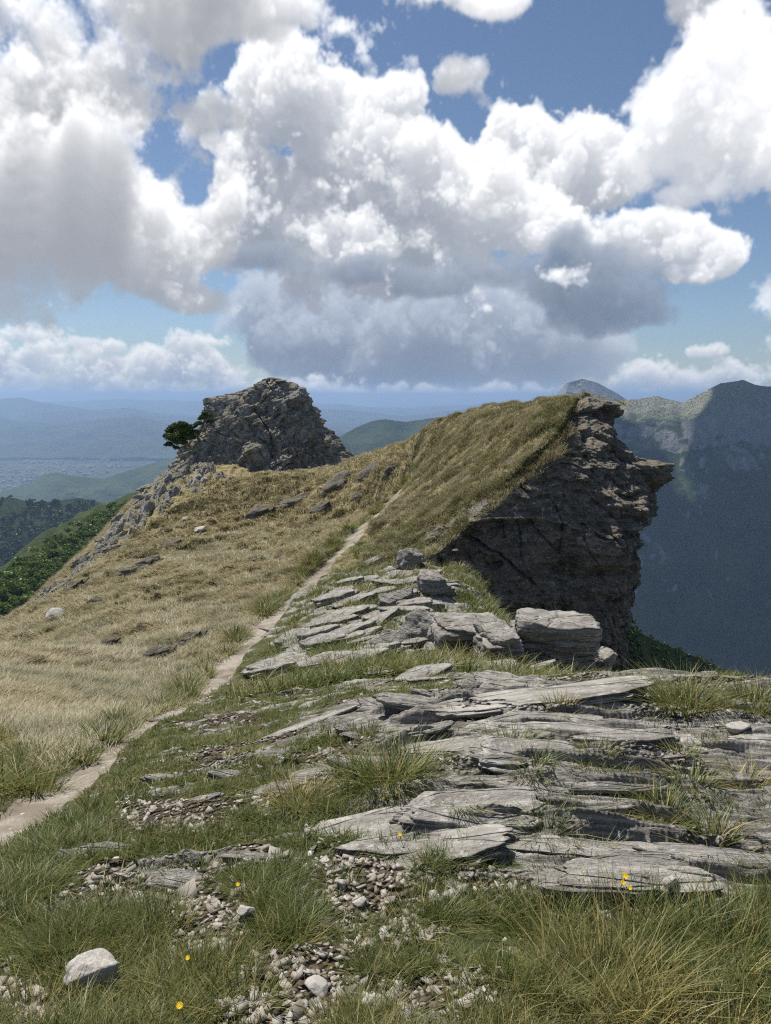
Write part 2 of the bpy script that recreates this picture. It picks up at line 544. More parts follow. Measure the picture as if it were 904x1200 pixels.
# ------------------------------------------------------------------ node helper
class NT:
    def __init__(self, name):
        self.m = bpy.data.materials.new(name)
        self.m.use_nodes = True
        self.t = self.m.node_tree
        self.t.nodes.clear()
        self.out = self.t.nodes.new('ShaderNodeOutputMaterial')

    def n(self, typ, **kw):
        nd = self.t.nodes.new(typ)
        for k, v in kw.items():
            setattr(nd, k, v)
        return nd

    def put(self, sock, v):
        if v is None:
            return
        if hasattr(v, 'is_output'):
            self.t.links.new(v, sock)
        elif isinstance(v, tuple) and len(v) == 3 and sock.type == 'RGBA':
            sock.default_value = (*v, 1)
        else:
            sock.default_value = v

    def coord(self, which='Object', scale=(1, 1, 1), rot=(0, 0, 0)):
        tc = self.n('ShaderNodeTexCoord')
        mp = self.n('ShaderNodeMapping')
        mp.inputs['Scale'].default_value = scale
        mp.inputs['Rotation'].default_value = rot
        self.put(mp.inputs[0], tc.outputs[which])
        return mp.outputs[0]

    def noise(self, vec, scale, detail=4, rough=0.55, dist=0.0, out=0):
        nd = self.n('ShaderNodeTexNoise')
        self.put(nd.inputs['Vector'], vec)
        nd.inputs['Scale'].default_value = scale
        nd.inputs['Detail'].default_value = detail
        nd.inputs['Roughness'].default_value = rough
        nd.inputs['Distortion'].default_value = dist
        return nd.outputs[out]

    def voro(self, vec, scale, feature='F1', out='Distance', rnd=1.0):
        nd = self.n('ShaderNodeTexVoronoi', feature=feature)
        self.put(nd.inputs['Vector'], vec)
        nd.inputs['Scale'].default_value = scale
        nd.inputs['Randomness'].default_value = rnd
        return nd.outputs[out]

    def attr(self, name, out='Fac'):
        nd = self.n('ShaderNodeAttribute', attribute_name=name)
        return nd.outputs[out]

    def math(self, op, a, b=None, clamp=False):
        nd = self.n('ShaderNodeMath', operation=op, use_clamp=clamp)
        self.put(nd.inputs[0], a)
        self.put(nd.inputs[1], b)
        return nd.outputs[0]

    def ramp(self, fac, lo, hi):
        nd = self.n('ShaderNodeMapRange', interpolation_type='SMOOTHSTEP')
        self.put(nd.inputs[0], fac)
        nd.inputs[1].default_value = lo
        nd.inputs[2].default_value = hi
        return nd.outputs[0]

    def mix(self, fac, a, b, mode='MIX'):
        nd = self.n('ShaderNodeMix', data_type='RGBA', blend_type=mode)
        self.put(nd.inputs[0], fac)
        self.put(nd.inputs[6], a)
        self.put(nd.inputs[7], b)
        return nd.outputs[2]

    def bump(self, height, strength=0.5, dist=0.02, normal=None):
        nd = self.n('ShaderNodeBump')
        nd.inputs['Strength'].default_value = strength
        nd.inputs['Distance'].default_value = dist
        self.put(nd.inputs['Height'], height)
        if normal is not None:
            self.put(nd.inputs['Normal'], normal)
        return nd.outputs[0]

    def surf(self, color, rough=0.85, normal=None, spec=0.25):
        nd = self.n('ShaderNodeBsdfPrincipled')
        self.put(nd.inputs['Base Color'], color)
        self.put(nd.inputs['Roughness'], rough)
        nd.inputs['Specular IOR Level'].default_value = spec
        if normal is not None:
            self.put(nd.inputs['Normal'], normal)
        self.t.links.new(nd.outputs[0], self.out.inputs[0])
        return nd

# ------------------------------------------------------------------ shape of the ridge: smooth surfaces through surveyed points
class Spline:
    """Thin-plate surface z(x, y)."""

    def __init__(self, pts, reg=0.02):
        p = np.array(pts, float)
        self.c, z = p[:, :2], p[:, 2]
        n = len(p)
        d2 = ((self.c[:, None] - self.c[None]) ** 2).sum(-1)
        K = 0.5 * d2 * np.log(d2 + 1e-9) + np.eye(n) * reg * 20
        P = np.c_[np.ones(n), self.c]
        A = np.zeros((n + 3, n + 3))
        A[:n, :n], A[:n, n:], A[n:, :n] = K, P, P.T
        self.w = np.linalg.solve(A, np.r_[z, 0, 0, 0])

    def __call__(self, x, y):
        sh = np.shape(x)
        x, y = np.ravel(x).astype(np.float32), np.ravel(y).astype(np.float32)
        out = np.empty(len(x), np.float32)
        cx, cy, w = self.c[:, 0].astype(np.float32), self.c[:, 1].astype(np.float32), self.w
        for s in range(0, len(x), 40000):
            a, b = x[s:s + 40000, None], y[s:s + 40000, None]
            d2 = (a - cx) ** 2 + (b - cy) ** 2
            k = 0.5 * d2 * np.log(d2 + np.float32(1e-9))
            out[s:s + 40000] = k @ w[:-3].astype(np.float32) + w[-3] + w[-2] * a[:, 0] + w[-1] * b[:, 0]
        return out.reshape(sh)


NEAR = [tuple(at(*p)) for p in [
    (0, 1200, 1.78), (226, 1200, 1.74), (452, 1200, 1.72), (680, 1200, 1.74), (904, 1200, 1.78),
    (0, 1080, 2.45), (452, 1080, 2.3), (904, 1060, 2.45), (0, 1000, 3.4), (226, 1000, 3.0), (452, 1000, 2.85), (680, 1000, 2.85), (904, 1000, 2.9),
    (680, 920, 3.5), (904, 920, 3.5), (452, 900, 3.8), (250, 900, 4.6), (452, 850, 4.7), (680, 850, 4.35), (904, 850, 4.3),
    (560, 812, 5.9), (680, 806, 5.4), (800, 806, 5.1), (904, 806, 5.0), (452, 812, 6.6), (350, 830, 7.2), (300, 860, 6.4),
]]
NEAR += [(-1.2, 0, -1.62), (0, 0, -1.60), (1.2, 0, -1.6), (-2.5, 0, -1.8), (3, 1.5, -1.6), (0, -3, -1.5), (-6, -3, -2.6), (6, -3, -2.0), (-8, 2, -3.6)]
PATH_PX = [(-90, 1010, 3.3), (0, 975, 4.0), (50, 940, 4.7), (100, 905, 5.7), (190, 838, 9.0), (270, 775, 15.0), (330, 715, 22.0), (385, 660, 30.0), (440, 605, 39.0), (466, 577, 43.5), (477, 564, 45.5)]
PATH = [tuple(at(*p)) for p in PATH_PX]
LEFT = [tuple(at(*p)) for p in [
    (0, 880, 6.6), (0, 800, 11.0), (0, 760, 18.0), (0, 730, 36.0), (60, 700, 40.0), (100, 648, 50.0), (150, 600, 56.0), (200, 556, 62.0),
    (100, 740, 27.0), (150, 650, 44.0), (60, 770, 20.0), (100, 830, 11.0), (160, 790, 15.5), (220, 720, 25.0), (250, 640, 43.0), (300, 660, 34.0),
    (250, 595, 53.0), (330, 558, 58.0), (400, 549, 60.0), (390, 600, 47.0), (350, 625, 42.0), (432, 545, 52.0),
]]
LEFT += [(-32, 44, -24), (-30, 58, -20), (-28, 70, -17), (-30, 30, -20), (-22, 18, -13.5), (-14, 8, -7.5), (-20, 80, -14), (-6, 78, -10), (3, 68, -9.5), (-11, 66, -6.4), (-50, 40, -42), (-40, 90, -30), (-45, 10, -32), (-22, -4, -12)]
LOWER = [tuple(at(*p)) for p in [
    (300, 790, 13.5), (350, 780, 13.0), (420, 790, 10.5), (500, 790, 9.4), (350, 720, 19.5), (420, 690, 21.0), (450, 740, 15.0), (540, 790, 9.5),
]]
HILL = [tuple(at(*p)) for p in [
    (495, 645, 27.0), (545, 600, 27.6), (610, 545, 28.6), (650, 502, 29.8), (690, 466, 31.2), (735, 474, 32.8),
    (500, 600, 32.0), (520, 560, 36.0), (560, 540, 35.0), (560, 502, 40.0), (600, 504, 35.0), (640, 482, 34.5),
    (430, 534, 56.0), (450, 526, 54.0), (470, 517, 52.0), (500, 502, 49.0), (520, 494, 47.5), (540, 487, 46.0), (560, 481, 44.5), (580, 477, 42.5), (600, 474, 41.0), (620, 471, 39.5), (640, 470, 38.0), (660, 468, 36.5),
    (450, 600, 37.5), (430, 650, 29.0), (470, 640, 28.5), (480, 545, 46.5), (500, 560, 40.0),
]]
HILL += [(6.5, 52, -4.6), (11, 46, -4.0), (12.5, 40, -2.8), (13, 34, -2.0), (3, 63, -7.5), (14, 55, -11)]
FOOT = [tuple(at(*p)) for p in [(500, 700, 23.5), (545, 745, 22.5), (600, 770, 21.5), (715, 795, 24.0)]]
FOOT += [(6, 17, -7.9), (3.2, 13, -5.6), (6, 12, -6.2), (9.5, 27, -11.5), (6, 30, -10.5), (9, 34, -13), (15, 32, -17), (12, 20, -13), (8, 9, -6.0), (14, 10, -12), (24, 20, -24), (20, 40, -22), (5.6, 7.2, -3.4), (3.4, 8.5, -3.7),
         (12, 5, -7), (20, 2, -13), (35, 25, -36), (10, 50, -19), (30, 60, -40), (60, 60, -62), (110, 150, -140), (40, 130, -85), (0, 130, -70), (-60, 130, -80), (60, 0, -50), (60, -60, -45), (0, -60, -14)]
T_TOP = Spline(NEAR + PATH + LEFT + LOWER + HILL + [(14, 20, -10), (9, 8.6, -6.3), (5.6, 7.2, -3.4), (3.4, 8.5, -3.7), (14, 10, -12), (12, 5, -7), (25, 30, -18), (60, 60, -52), (110, 150, -125), (40, 130, -75), (0, 130, -62), (-60, 130, -75), (-120, 60, -100), (60, 0, -50), (-70, -40, -50), (0, -60, -14), (60, -60, -45), (18, 70, -24)], 0.01)
T_FOOT = Spline(NEAR + LOWER + FOOT + [tuple(at(*p)) for p in [(430, 650, 29.0), (470, 650, 27.5), (385, 660, 30.0), (330, 715, 22.0)]], 0.01)
EDGE = np.array([at(*p)[:2] for p in [(440, 668, 25.0), (480, 655, 26.3), (500, 640, 27.2), (545, 600, 27.8), (610, 545, 28.8), (650, 502, 30.0), (690, 466, 31.4), (728, 470, 33.0)]] + [[10.6, 36.0], [12.0, 42.0], [14.0, 60.0]])
PATH_A = np.array(PATH)


def polyline_dist(x, y, P):
    """Distance to a polyline, the signed side (positive to its right) and the arc position."""
    best = np.full(np.shape(x), 1e9, np.float32)
    side = np.zeros(np.shape(x), np.float32)
    arc = np.zeros(np.shape(x), np.float32)
    s0 = 0.0
    for a, b in zip(P[:-1], P[1:]):
        dx, dy = b[0] - a[0], b[1] - a[1]
        ln = math.hypot(dx, dy)
        t = np.clip(((x - a[0]) * dx + (y - a[1]) * dy) / ln ** 2, 0, 1)
        qx, qy = x - (a[0] + t * dx), y - (a[1] + t * dy)
        d = np.hypot(qx, qy)
        m = d < best
        best = np.where(m, d, best)
        side = np.where(m, np.sign(dy * (x - a[0]) - dx * (y - a[1])), side)
        arc = np.where(m, s0 + t * ln, arc)
        s0 += ln
    return best, side, arc


def project(x, y, z):
    """Photo pixel of a world point."""
    f = y * CP - z * SP
    v = y * SP + z * CP
    f = np.maximum(f, 1e-3)
    return 452 + x / f * FPX, 600 - v / f * FPX


ROCKY = [(760, 930, 260, 130, 1.0), (600, 850, 250, 50, 0.9), (520, 960, 150, 70, .6), (450, 745, 110, 70, .42), (380, 720, 90, 80, .36), (560, 780, 90, 30, .6), (800, 1040, 200, 30, .8), (620, 1020, 120, 60, .5), (490, 690, 50, 60, .6), (350, 985, 130, 60, .34), (340, 905, 120, 30, .45), (240, 1010, 120, 36, .36), (560, 1120, 160, 30, .3)]
GRAVEL = [(430, 1055, 80, 50, 1), (250, 1075, 50, 45, 1), (205, 960, 90, 22, .8), (350, 1165, 90, 35, 1), (510, 1170, 110, 40, 1), (200, 1040, 60, 35, .7), (30, 1185, 60, 25, .9), (560, 1040, 60, 20, .8), (800, 835, 60, 18, .9), (260, 900, 60, 14, .6), (100, 1060, 50, 26, .6), (400, 980, 60, 20, .6), (300, 1190, 60, 16, .9)]


def soft(px, py, table):
    r = np.zeros(np.shape(px), np.float32)
    for (a, b, ra, rb, w) in table:
        d = ((px - a) / ra) ** 2 + ((py - b) / rb) ** 2
        r = np.maximum(r, w * np.exp(-np.clip(d, 0, 40) * 1.1))
    return r


def turf_clumps(x, y):
    return fbm2(x * 1.5 + .4 * noise2(x * 2, y * 2, 8), y * 2.3, 4, 400) + .10


def path_half_width(arc):
    return 0.165 + 0.05 * np.sin(arc * 1.3) + 0.26 * smooth(4, 25, arc)


def ground(x, y, detail=True, full=False):
    """Height of the ridge; with FULL also the masks used by the materials and the planting."""
    x = np.asarray(x, np.float32)
    y = np.asarray(y, np.float32)
    top = T_TOP(x, y)
    foot = T_FOOT(x, y)
    de, side, arc_e = polyline_dist(x, y, EDGE)
    sd = de * side
    out = 0.95 * smooth(8.2, 6.8, x) * smooth(2.4, 4.2, x)
    m = smooth(-0.35, 0.35, sd - out)
    m = np.where(y < 23.0, smooth(2.0, 4.5, x) * smooth(6.0, 8.0, y), m)
    base = np.where(foot < top, top + (foot - top) * m, top)
    dist = np.hypot(x, y)
    px, py = project(x, y, base)
    w = fbm2(x * 0.35, y * 0.35, 3, 3) * 40
    near_w = smooth(16, 9, dist)
    rock = soft(px + w, py + w * 0.5, ROCKY) * smooth(30, 26, dist) * (y > 0.5)
    rock = np.clip(rock + (0.35 + .35 * smooth(8, 12, dist)) * fbm2(x * 1.1, y * 1.9, 4, 21) * (rock > 0.02) + .38 * fbm2(x * .9, y * 4.2, 4, 23) * (rock > 0.02), 0, 1) * smooth(-0.6, 0.0, x + 0.36 * y + 0.5)
    grav = soft(px + w * .6, py + w * 0.3, GRAVEL) * (dist < 10) * (y > 0.5)
    dp, ps, parc = polyline_dist(x, y, PATH_A)
    clump = turf_clumps(x, y)
    grav = np.maximum(grav, 0.62 * smooth(-.02, -.30, clump) * (ps > 0) * smooth(15, 9, dist))
    hw = path_half_width(parc)
    trail = smooth(1.25, 0.75, dp / hw + 0.25 * fbm2(x * 2.2, y * 2.2, 3, 77))
    z = base
    if detail:
        away = 1 - trail
        z = z + fbm2(x * 0.22, y * 0.22, 3, 5) * 0.35 * smooth(8, 25, dist) * away
        z = z + fbm2(x * 0.9, y * 0.9, 4, 6) * (0.07 + 0.19 * smooth(8, 30, dist)) * away
        z = z + fbm2(x * 4.5, y * 4.5, 4, 7) * (0.022 + 0.03 * smooth(6, 20, dist)) * (1 - 0.7 * trail)
        # ledges where the bedding of the schist comes to the surface
        sc = 1 + 1.3 * smooth(5, 20, dist)
        for k, (per, amp, sd_) in enumerate(((0.58, 0.085, 31), (0.23, 0.080, 47), (0.10, 0.040, 59))):
            s = (y + 0.16 * x + 0.30 * fbm2(x * 0.32, y * 1.2, 4, sd_) * per / 0.4 + 0.02 * noise2(x * 4, y * 5, sd_ + 9)) / (per * sc)
            f = s - np.floor(s)
            lev = 0.35 + 0.65 * hash01(np.floor(s), np.floor(x * 0.9 / sc + hash01(np.floor(s), seed=3) * 7), seed=sd_)
            q = f / 0.13 * 3
            prof = np.where(f < 0.13, (np.floor(q) + smooth(.55, 1, q - np.floor(q))) / 3, 1 - (f - 0.13) / 0.87)
            z = z + rock * amp * sc ** 0.7 * lev * prof
        z = z - 0.05 * trail
        # terracettes of the grazed slope
        slope = smooth(9, 20, dist) * (ps < 0) * away
        tt = (z * 1.9 + fbm2(x * 0.3, y * 0.3, 3, 12) * 1.1)
        f = tt - np.floor(tt)
        z = z + slope * 0.15 * (np.where(f < 0.3, f / 0.3, 1 - (f - 0.3) / 0.7) - 0.5)
    # the flanks beyond the ridge keep falling away
    far = np.maximum(dist - 70, 0)
    z = z - far * 0.25
    if not full:
        return z
    west = (ps < 0)
    dry = np.where(west, 0.9 * smooth(5.5, 10, dist + 0.6 * fbm2(x * 0.5, y * .5, 3, 90) * 4), 0.12)
    onhill = (sd < 0.2) & (ps >= 0) & (y > 26)
    dry = np.where(onhill, 0.55 + 0.5 * fbm2(x * 0.35, y * 0.35, 4, 91), dry)
    dry = np.clip(dry + 0.28 * fbm2(x * 0.45, y * 0.45, 4, 92), 0, 1)
    return z, dict(rock=rock, grav=grav, trail=trail, dry=dry, base=base, px=px, py=py, dp=dp, side=ps, edge=np.where(y < 24.5, -3.0, sd), dist=dist)


GM = {}


def look(x, y, key='z'):
    """Height (or a mask) read off the ground mesh; valid in front of the camera."""
    x, y = np.asarray(x, float), np.asarray(y, float)
    i = np.clip(np.interp(np.log(np.maximum(np.hypot(x, y), .56)), GM['lr'], np.arange(len(GM['lr']))), 0, GM['z'].shape[0] - 1.001)
    j = np.clip((np.arctan2(x, y) - GM['a0']) * GM['ka'], 0, GM['z'].shape[1] - 1.001)
    i0, j0 = i.astype(int), j.astype(int)
    u, v = i - i0, j - j0
    g = GM[key]
    return (g[i0, j0] * (1 - u) + g[i0 + 1, j0] * u) * (1 - v) + (g[i0, j0 + 1] * (1 - u) + g[i0 + 1, j0 + 1] * u) * v


def make_ground(mat):
    fine = np.linspace(-50, 50, 1150)
    az = np.radians(np.r_[fine, np.arange(53, 309, 4.0)])
    r = np.r_[np.geomspace(.55, 2.0, 160, endpoint=False), np.geomspace(2.0, 9.0, 860, endpoint=False), np.geomspace(9.0, 240, 640)]
    R, A = np.meshgrid(r, az, indexing='ij')
    x, y = R * np.sin(A), R * np.cos(A)
    z, f = ground(x, y, full=True)
    GM.update(z=z[:, :1150], lr=np.log(r), a0=math.radians(-50), ka=1149 / math.radians(100),
              **{k: f[k][:, :1150] for k in ('rock', 'grav', 'trail', 'dry', 'dp', 'side', 'edge')})
    v = np.stack([x, y, z], -1).reshape(-1, 3)
    v = np.concatenate([v, [[0, 0, float(np.mean(z[0]))]]])
    n = len(az)
    faces = grid_faces(len(r), n, wrap_v=True)
    cap = np.array([[len(v) - 1, (j + 1) % n, j] for j in range(n)])
    ap = lambda k: np.r_[f[k].ravel(), f[k].ravel()[0]]
    me = raw_mesh("ground", v, [faces, cap], mat, dict(rock=ap('rock'), grav=ap('grav'), trail=ap('trail'), dry=ap('dry')))
    me.flip_normals() if me.polygons[0].normal.z < 0 else None
    o = link("ground", me)
    tag(o, kind='structure')
    return o


def ground_at(px, py, y0=1.2, y1=75.0, n=900):
    """First ground point met by the line of sight of a photo pixel."""
    ys = np.exp(np.linspace(math.log(y0), math.log(y1), n))
    a, b = ray(px, py)
    h = look(a * ys, ys)
    k = np.nonzero(b * ys <= h)[0]
    i = int(k[0]) if len(k) else n - 1
    return np.array([a * ys[i], ys[i], h[i]])


def make_path(mat):
    """The trodden trail: a strip laid on the ridge with frayed edges."""
    P = PATH_A
    seg = np.hypot(*(P[1:, :2] - P[:-1, :2]).T)
    s = np.r_[0, np.cumsum(seg)]
    n = 900
    t = s[-1] * (np.linspace(0, 1, n) ** 1.5)
    # smooth centre line
    cx = np.interp(t, s, P[:, 0])
    cy = np.interp(t, s, P[:, 1])
    k = np.hanning(41)
    k /= k.sum()
    pad = lambda a: np.convolve(np.r_[np.full(20, a[0]), a, np.full(20, a[-1])], k, 'valid')
    cx, cy = pad(cx), pad(cy)
    tx, ty = np.gradient(cx), np.gradient(cy)
    L = np.hypot(tx, ty) + 1e-9
    nx, ny = ty / L, -tx / L
    m = 19
    u = np.linspace(-1, 1, m)
    hw = path_half_width(t)
    e = 1.0 + 0.75 * np.stack([fbm2(t * 1.7, t * 0 + 3.3, 4, 61), fbm2(t * 1.7, t * 0 + 9.3, 4, 62)], -1)
    wl, wr = hw * e[:, 0], hw * e[:, 1]
    off = np.where(u[None] < 0, u[None] * wl[:, None], u[None] * wr[:, None])
    x = cx[:, None] + nx[:, None] * off
    y = cy[:, None] + ny[:, None] * off
    z = ground(x, y) + 0.012 - 0.05 * smooth(0.75, 1.0, np.abs(u))[None] + 0.012 * fbm2(x * 7, y * 7, 3, 65)
    me = raw_mesh("path", np.stack([x, y, z], -1).reshape(-1, 3), grid_faces(n, m), mat)
    if me.polygons[len(me.polygons) // 2].normal.z < 0:
        me.flip_normals()
    tag(link("path", me), kind='structure')

# ------------------------------------------------------------------ materials
def mat_ground():
    g = NT("ridge_ground")
    co = g.coord('Object')
    n1 = g.noise(co, 1.3, 5, 0.6)
    n2 = g.noise(co, 9.0, 5, 0.65)
    n3 = g.noise(co, 60.0, 4, 0.7)
    green = g.mix(g.ramp(n2, .35, .65), (.050, .062, .020), (.105, .105, .040))
    straw = g.mix(g.ramp(n2, .3, .7), (.24, .195, .10), (.37, .31, .175))
    straw = g.mix(g.ramp(g.noise(co, 2.4, 6, .72), .44, .62), straw, (.105, .095, .04))
    dry = g.math('ADD', g.attr('dry'), g.math('MULTIPLY', g.math('SUBTRACT', n1, .5), .7))
    c = g.mix(g.ramp(dry, .25, .75), green, straw)
    # bare earth and little stones
    soil = g.mix(g.ramp(n3, .3, .7), (.10, .075, .05), (.21, .165, .12))
    vc = g.voro(co, 34.0, out='Color')
    vd = g.voro(co, 34.0)
    sep = g.n('ShaderNodeSeparateColor')
    g.put(sep.inputs[0], vc)
    stone = g.mix(sep.outputs[0], (.26, .235, .20), (.52, .49, .44))
    grav = g.mix(g.ramp(g.math('ADD', sep.outputs[1], g.math('MULTIPLY', vd, -6.0)), -.25, .25), soil, stone)
    gm = g.math('ADD', g.attr('grav'), g.math('MULTIPLY', g.math('SUBTRACT', g.noise(co, 3.5, 5, .65), .5), 1.1))
    bare = g.ramp(gm, .22, .48)
    spots = g.ramp(g.math('ADD', g.noise(co, 2.1, 5, .6), g.math('MULTIPLY', g.attr('dry'), -.25)), .52, .62)
    c = g.mix(g.math('MULTIPLY', spots, .75), c, soil)
    c = g.mix(bare, c, grav)
    # bedrock
    st = g.coord('Object', (1.0, 5.0, 26.0), (0, 0, .12))
    rk = g.mix(g.ramp(g.noise(st, 2.2, 6, .65), .35, .7), (.17, .16, .143), (.46, .437, .395))
    rk = g.mix(g.ramp(g.noise(co, 14, 5, .7), .5, .75), rk, (.17, .145, .115))
    rk = g.mix(g.ramp(g.noise(co, 37, 3, .6), .62, .72), rk, (.50, .49, .46))
    geo = g.n('ShaderNodeNewGeometry')
    rm = g.math('ADD', g.attr('rock'), g.math('MULTIPLY', g.math('SUBTRACT', g.noise(co, 5.0, 5, .65), .5), .9))
    rmask = g.ramp(rm, .25, .42)
    c = g.mix(rmask, c, rk)
    trail = g.mix(g.ramp(n3, .3, .75), (.235, .205, .165), (.43, .39, .33))
    c = g.mix(g.ramp(g.attr('trail'), .35, .65), c, trail)
    h = g.math('ADD', g.math('MULTIPLY', n2, .6), g.math('MULTIPLY', n3, .35))
    h = g.math('ADD', h, g.math('MULTIPLY', g.noise(st, 8, 6, .7), .8))
    h = g.math('SUBTRACT', h, g.math('MULTIPLY', g.math('MULTIPLY', vd, bare), 14.0))
    g.surf(c, 0.95, g.bump(h, .8, .03), .15)
    return g.m


def mat_trail():
    g = NT("trodden_path")
    co = g.coord('Object')
    n3 = g.noise(co, 40, 5, .7)
    c = g.mix(g.ramp(n3, .3, .7), (.235, .205, .165), (.42, .38, .325))
    c = g.mix(g.ramp(g.noise(co, 1.4, 4, .6), .4, .65), c, (.20, .168, .132))
    vc = g.voro(co, 26.0, out='Color')
    vd = g.voro(co, 26.0)
    sep = g.n('ShaderNodeSeparateColor')
    g.put(sep.inputs[0], vc)
    msk = g.ramp(g.math('SUBTRACT', sep.outputs[1], g.math('MULTIPLY', vd, 9.0)), .05, .3)
    c = g.mix(msk, c, g.mix(sep.outputs[0], (.35, .32, .28), (.58, .55, .50)))
    h = g.math('ADD', g.math('MULTIPLY', n3, .5), msk)
    g.surf(c, .95, g.bump(h, .8, .02), .1)
    return g.m


def mat_rock(name, lo, hi, stain=(.16, .13, .10), lichen=(.52, .51, .47), lich=.66, bed=(1.0, 1.0, 7.0), rot=(0, 0, 0), scale=1.0, which='Object', moss=0.0, bump=.9, moss_lo=.72):
    """Bedded schist: fine layers, brown staining, pale lichen."""
    g = NT(name)
    co = g.coord(which, (scale,) * 3)
    st = g.coord(which, tuple(scale * b for b in bed), rot)
    info = g.n('ShaderNodeObjectInfo')
    layer = g.noise(st, 3.0, 7, .68)
    c = g.mix(g.ramp(layer, .32, .70), lo, hi)
    c = g.mix(g.math('MULTIPLY', g.ramp(g.noise(co, 2.6, 6, .65), .45, .75), .75), c, stain)
    c = g.mix(g.math('MULTIPLY', g.ramp(g.noise(co, 8.5, 6, .7), .48, .66), .5), c, tuple(v * .62 for v in lo))
    sp = g.noise(co, 22, 4, .65)
    c = g.mix(g.math('MULTIPLY', g.ramp(sp, lich, lich + .07), .8), c, lichen)
    big = g.noise(co, 6.5, 5, .75)
    c = g.mix(g.math('MULTIPLY', g.ramp(big, lich - .02, lich + .06), .7), c, lichen)
    c = g.mix(g.math('MULTIPLY', info.outputs['Random'], .35), c, g.mix(.5, c, hi))
    if moss > 0:
        geo = g.n('ShaderNodeNewGeometry')
        sx = g.n('ShaderNodeSeparateXYZ')
        g.put(sx.inputs[0], geo.outputs['Normal'])
        up = g.math('ADD', sx.outputs[2], g.math('MULTIPLY', g.math('SUBTRACT', g.noise(co, 1.6, 5, .65), .5), 1.6))
        c = g.mix(g.math('MULTIPLY', g.ramp(up, moss_lo, moss_lo + .23), moss), c, g.mix(g.ramp(sp, .4, .6), (.085, .085, .032), (.20, .165, .08)))
    h = g.math('ADD', g.math('MULTIPLY', layer, 1.0), g.math('MULTIPLY', big, .6))
    h = g.math('ADD', h, g.math('MULTIPLY', sp, .25))
    cr = g.voro(st, 1.6, feature='DISTANCE_TO_EDGE')
    h = g.math('ADD', h, g.math('MULTIPLY', g.ramp(cr, 0, .05), .5))
    g.surf(c, .9, g.bump(h, bump, .05 / scale), .2)
    return g.m


def mat_grass(name, g1, g2, straw, transl=.35):
    """Blades: the colour attribute holds dryness (r), place along the blade (g) and a random shade (b)."""
    g = NT(name)
    nd = g.n('ShaderNodeAttribute', attribute_name='tone')
    sep = g.n('ShaderNodeSeparateColor')
    g.put(sep.inputs[0], nd.outputs['Color'])
    d, t, r = sep.outputs[:3]
    c = g.mix(r, g1, g2)
    dd = g.math('ADD', d, g.math('MULTIPLY', g.math('MULTIPLY', t, t), .12), True)
    c = g.mix(dd, c, g.mix(r, straw, tuple(min(1, v * 1.45) for v in straw)))
    df = g.n('ShaderNodeBsdfDiffuse')
    g.put(df.inputs[0], c)
    tr = g.n('ShaderNodeBsdfTranslucent')
    g.put(tr.inputs[0], c)
    mx = g.n('ShaderNodeMixShader')
    mx.inputs[0].default_value = transl
    g.t.links.new(df.outputs[0], mx.inputs[1])
    g.t.links.new(tr.outputs[0], mx.inputs[2])
    gl = g.n('ShaderNodeBsdfGlossy')
    gl.inputs['Roughness'].default_value = .45
    gl.inputs['Color'].default_value = (.9, .95, 1, 1)
    m2 = g.n('ShaderNodeMixShader')
    m2.inputs[0].default_value = .02
    g.t.links.new(mx.outputs[0], m2.inputs[1])
    g.t.links.new(gl.outputs[0], m2.inputs[2])
    g.t.links.new(m2.outputs[0], g.out.inputs[0])
    return g.m


def mat_plain(name, c1, c2, scale=5.0, rough=.9, bump=0.0, which='Object'):
    g = NT(name)
    co = g.coord(which)
    n = g.noise(co, scale, 5, .6)
    g.surf(g.mix(g.ramp(n, .35, .65), c1, c2), rough, g.bump(n, bump, .1) if bump else None, .15)
    return g.m


M = dict(
    outcrop=mat_rock("outcrop_schist", (.085, .078, .068), (.23, .21, .185), stain=(.12, .095, .07), lich=.62, bed=(.8, .8, 5.0), moss=.5),
    ground=mat_ground(), trail=mat_trail(),
    slab=mat_rock("slab_schist", (.17, .158, .14), (.49, .465, .42), lich=.60, bed=(.7, 3.0, 9.0)),
    ledge=mat_rock("ledge_schist", (.14, .13, .115), (.41, .39, .35), lich=.60, bed=(.6, .8, 7.0), scale=.8),
    cliff=mat_rock("crag_schist", (.080, .070, .060), (.245, .217, .186), stain=(.17, .118, .08), lichen=(.44, .42, .38), lich=.585, bed=(.5, .6, 1.4), scale=.8, moss=.4, rot=(.1, .12, 0)),
    knoll=mat_rock("knoll_schist", (.17, .163, .15), (.47, .455, .425), stain=(.12, .10, .075), lichen=(.50, .49, .46), lich=.60, bed=(1.6, .5, .9), rot=(0, .6, .3), scale=.45, moss=.65, moss_lo=.58),
    grass=mat_grass("meadow_grass", (.032, .062, .010), (.125, .178, .036), (.38, .305, .125)),
    drygrass=mat_grass("dry_slope_grass", (.070, .078, .022), (.185, .18, .072), (.365, .315, .195), .3),
    pebble=mat_rock("pebble_stone", (.30, .285, .26), (.56, .54, .50), stain=(.34, .27, .20), lich=.72, bed=(1, 1, 3), scale=3.0, bump=.3),
)

make_ground(M['ground'])
make_path(M['trail'])

# ------------------------------------------------------------------ the crag and the knoll: bedded rock masses turned round an axis
def step_noise(w, s, seed, soft=0.18, s2=None):
    """Ledge profile: constant within a bed, varying along it; W counts beds, S (and S2) run along the bed."""
    i = np.floor(w)
    f = w - i
    s2 = s * 0 if s2 is None else s2
    k0, k1 = hash01(i, seed=seed) * 50, hash01(i + 1, seed=seed) * 50
    h0 = hash01(i, seed=seed + 1) - .5 + noise2(s + k0, s2 + k0 * 1.7, seed)
    h1 = hash01(i + 1, seed=seed + 1) - .5 + noise2(s + k1, s2 + k1 * 1.7, seed)
    t = smooth(1 - soft, 1, f)
    return h0 + (h1 - h0) * t


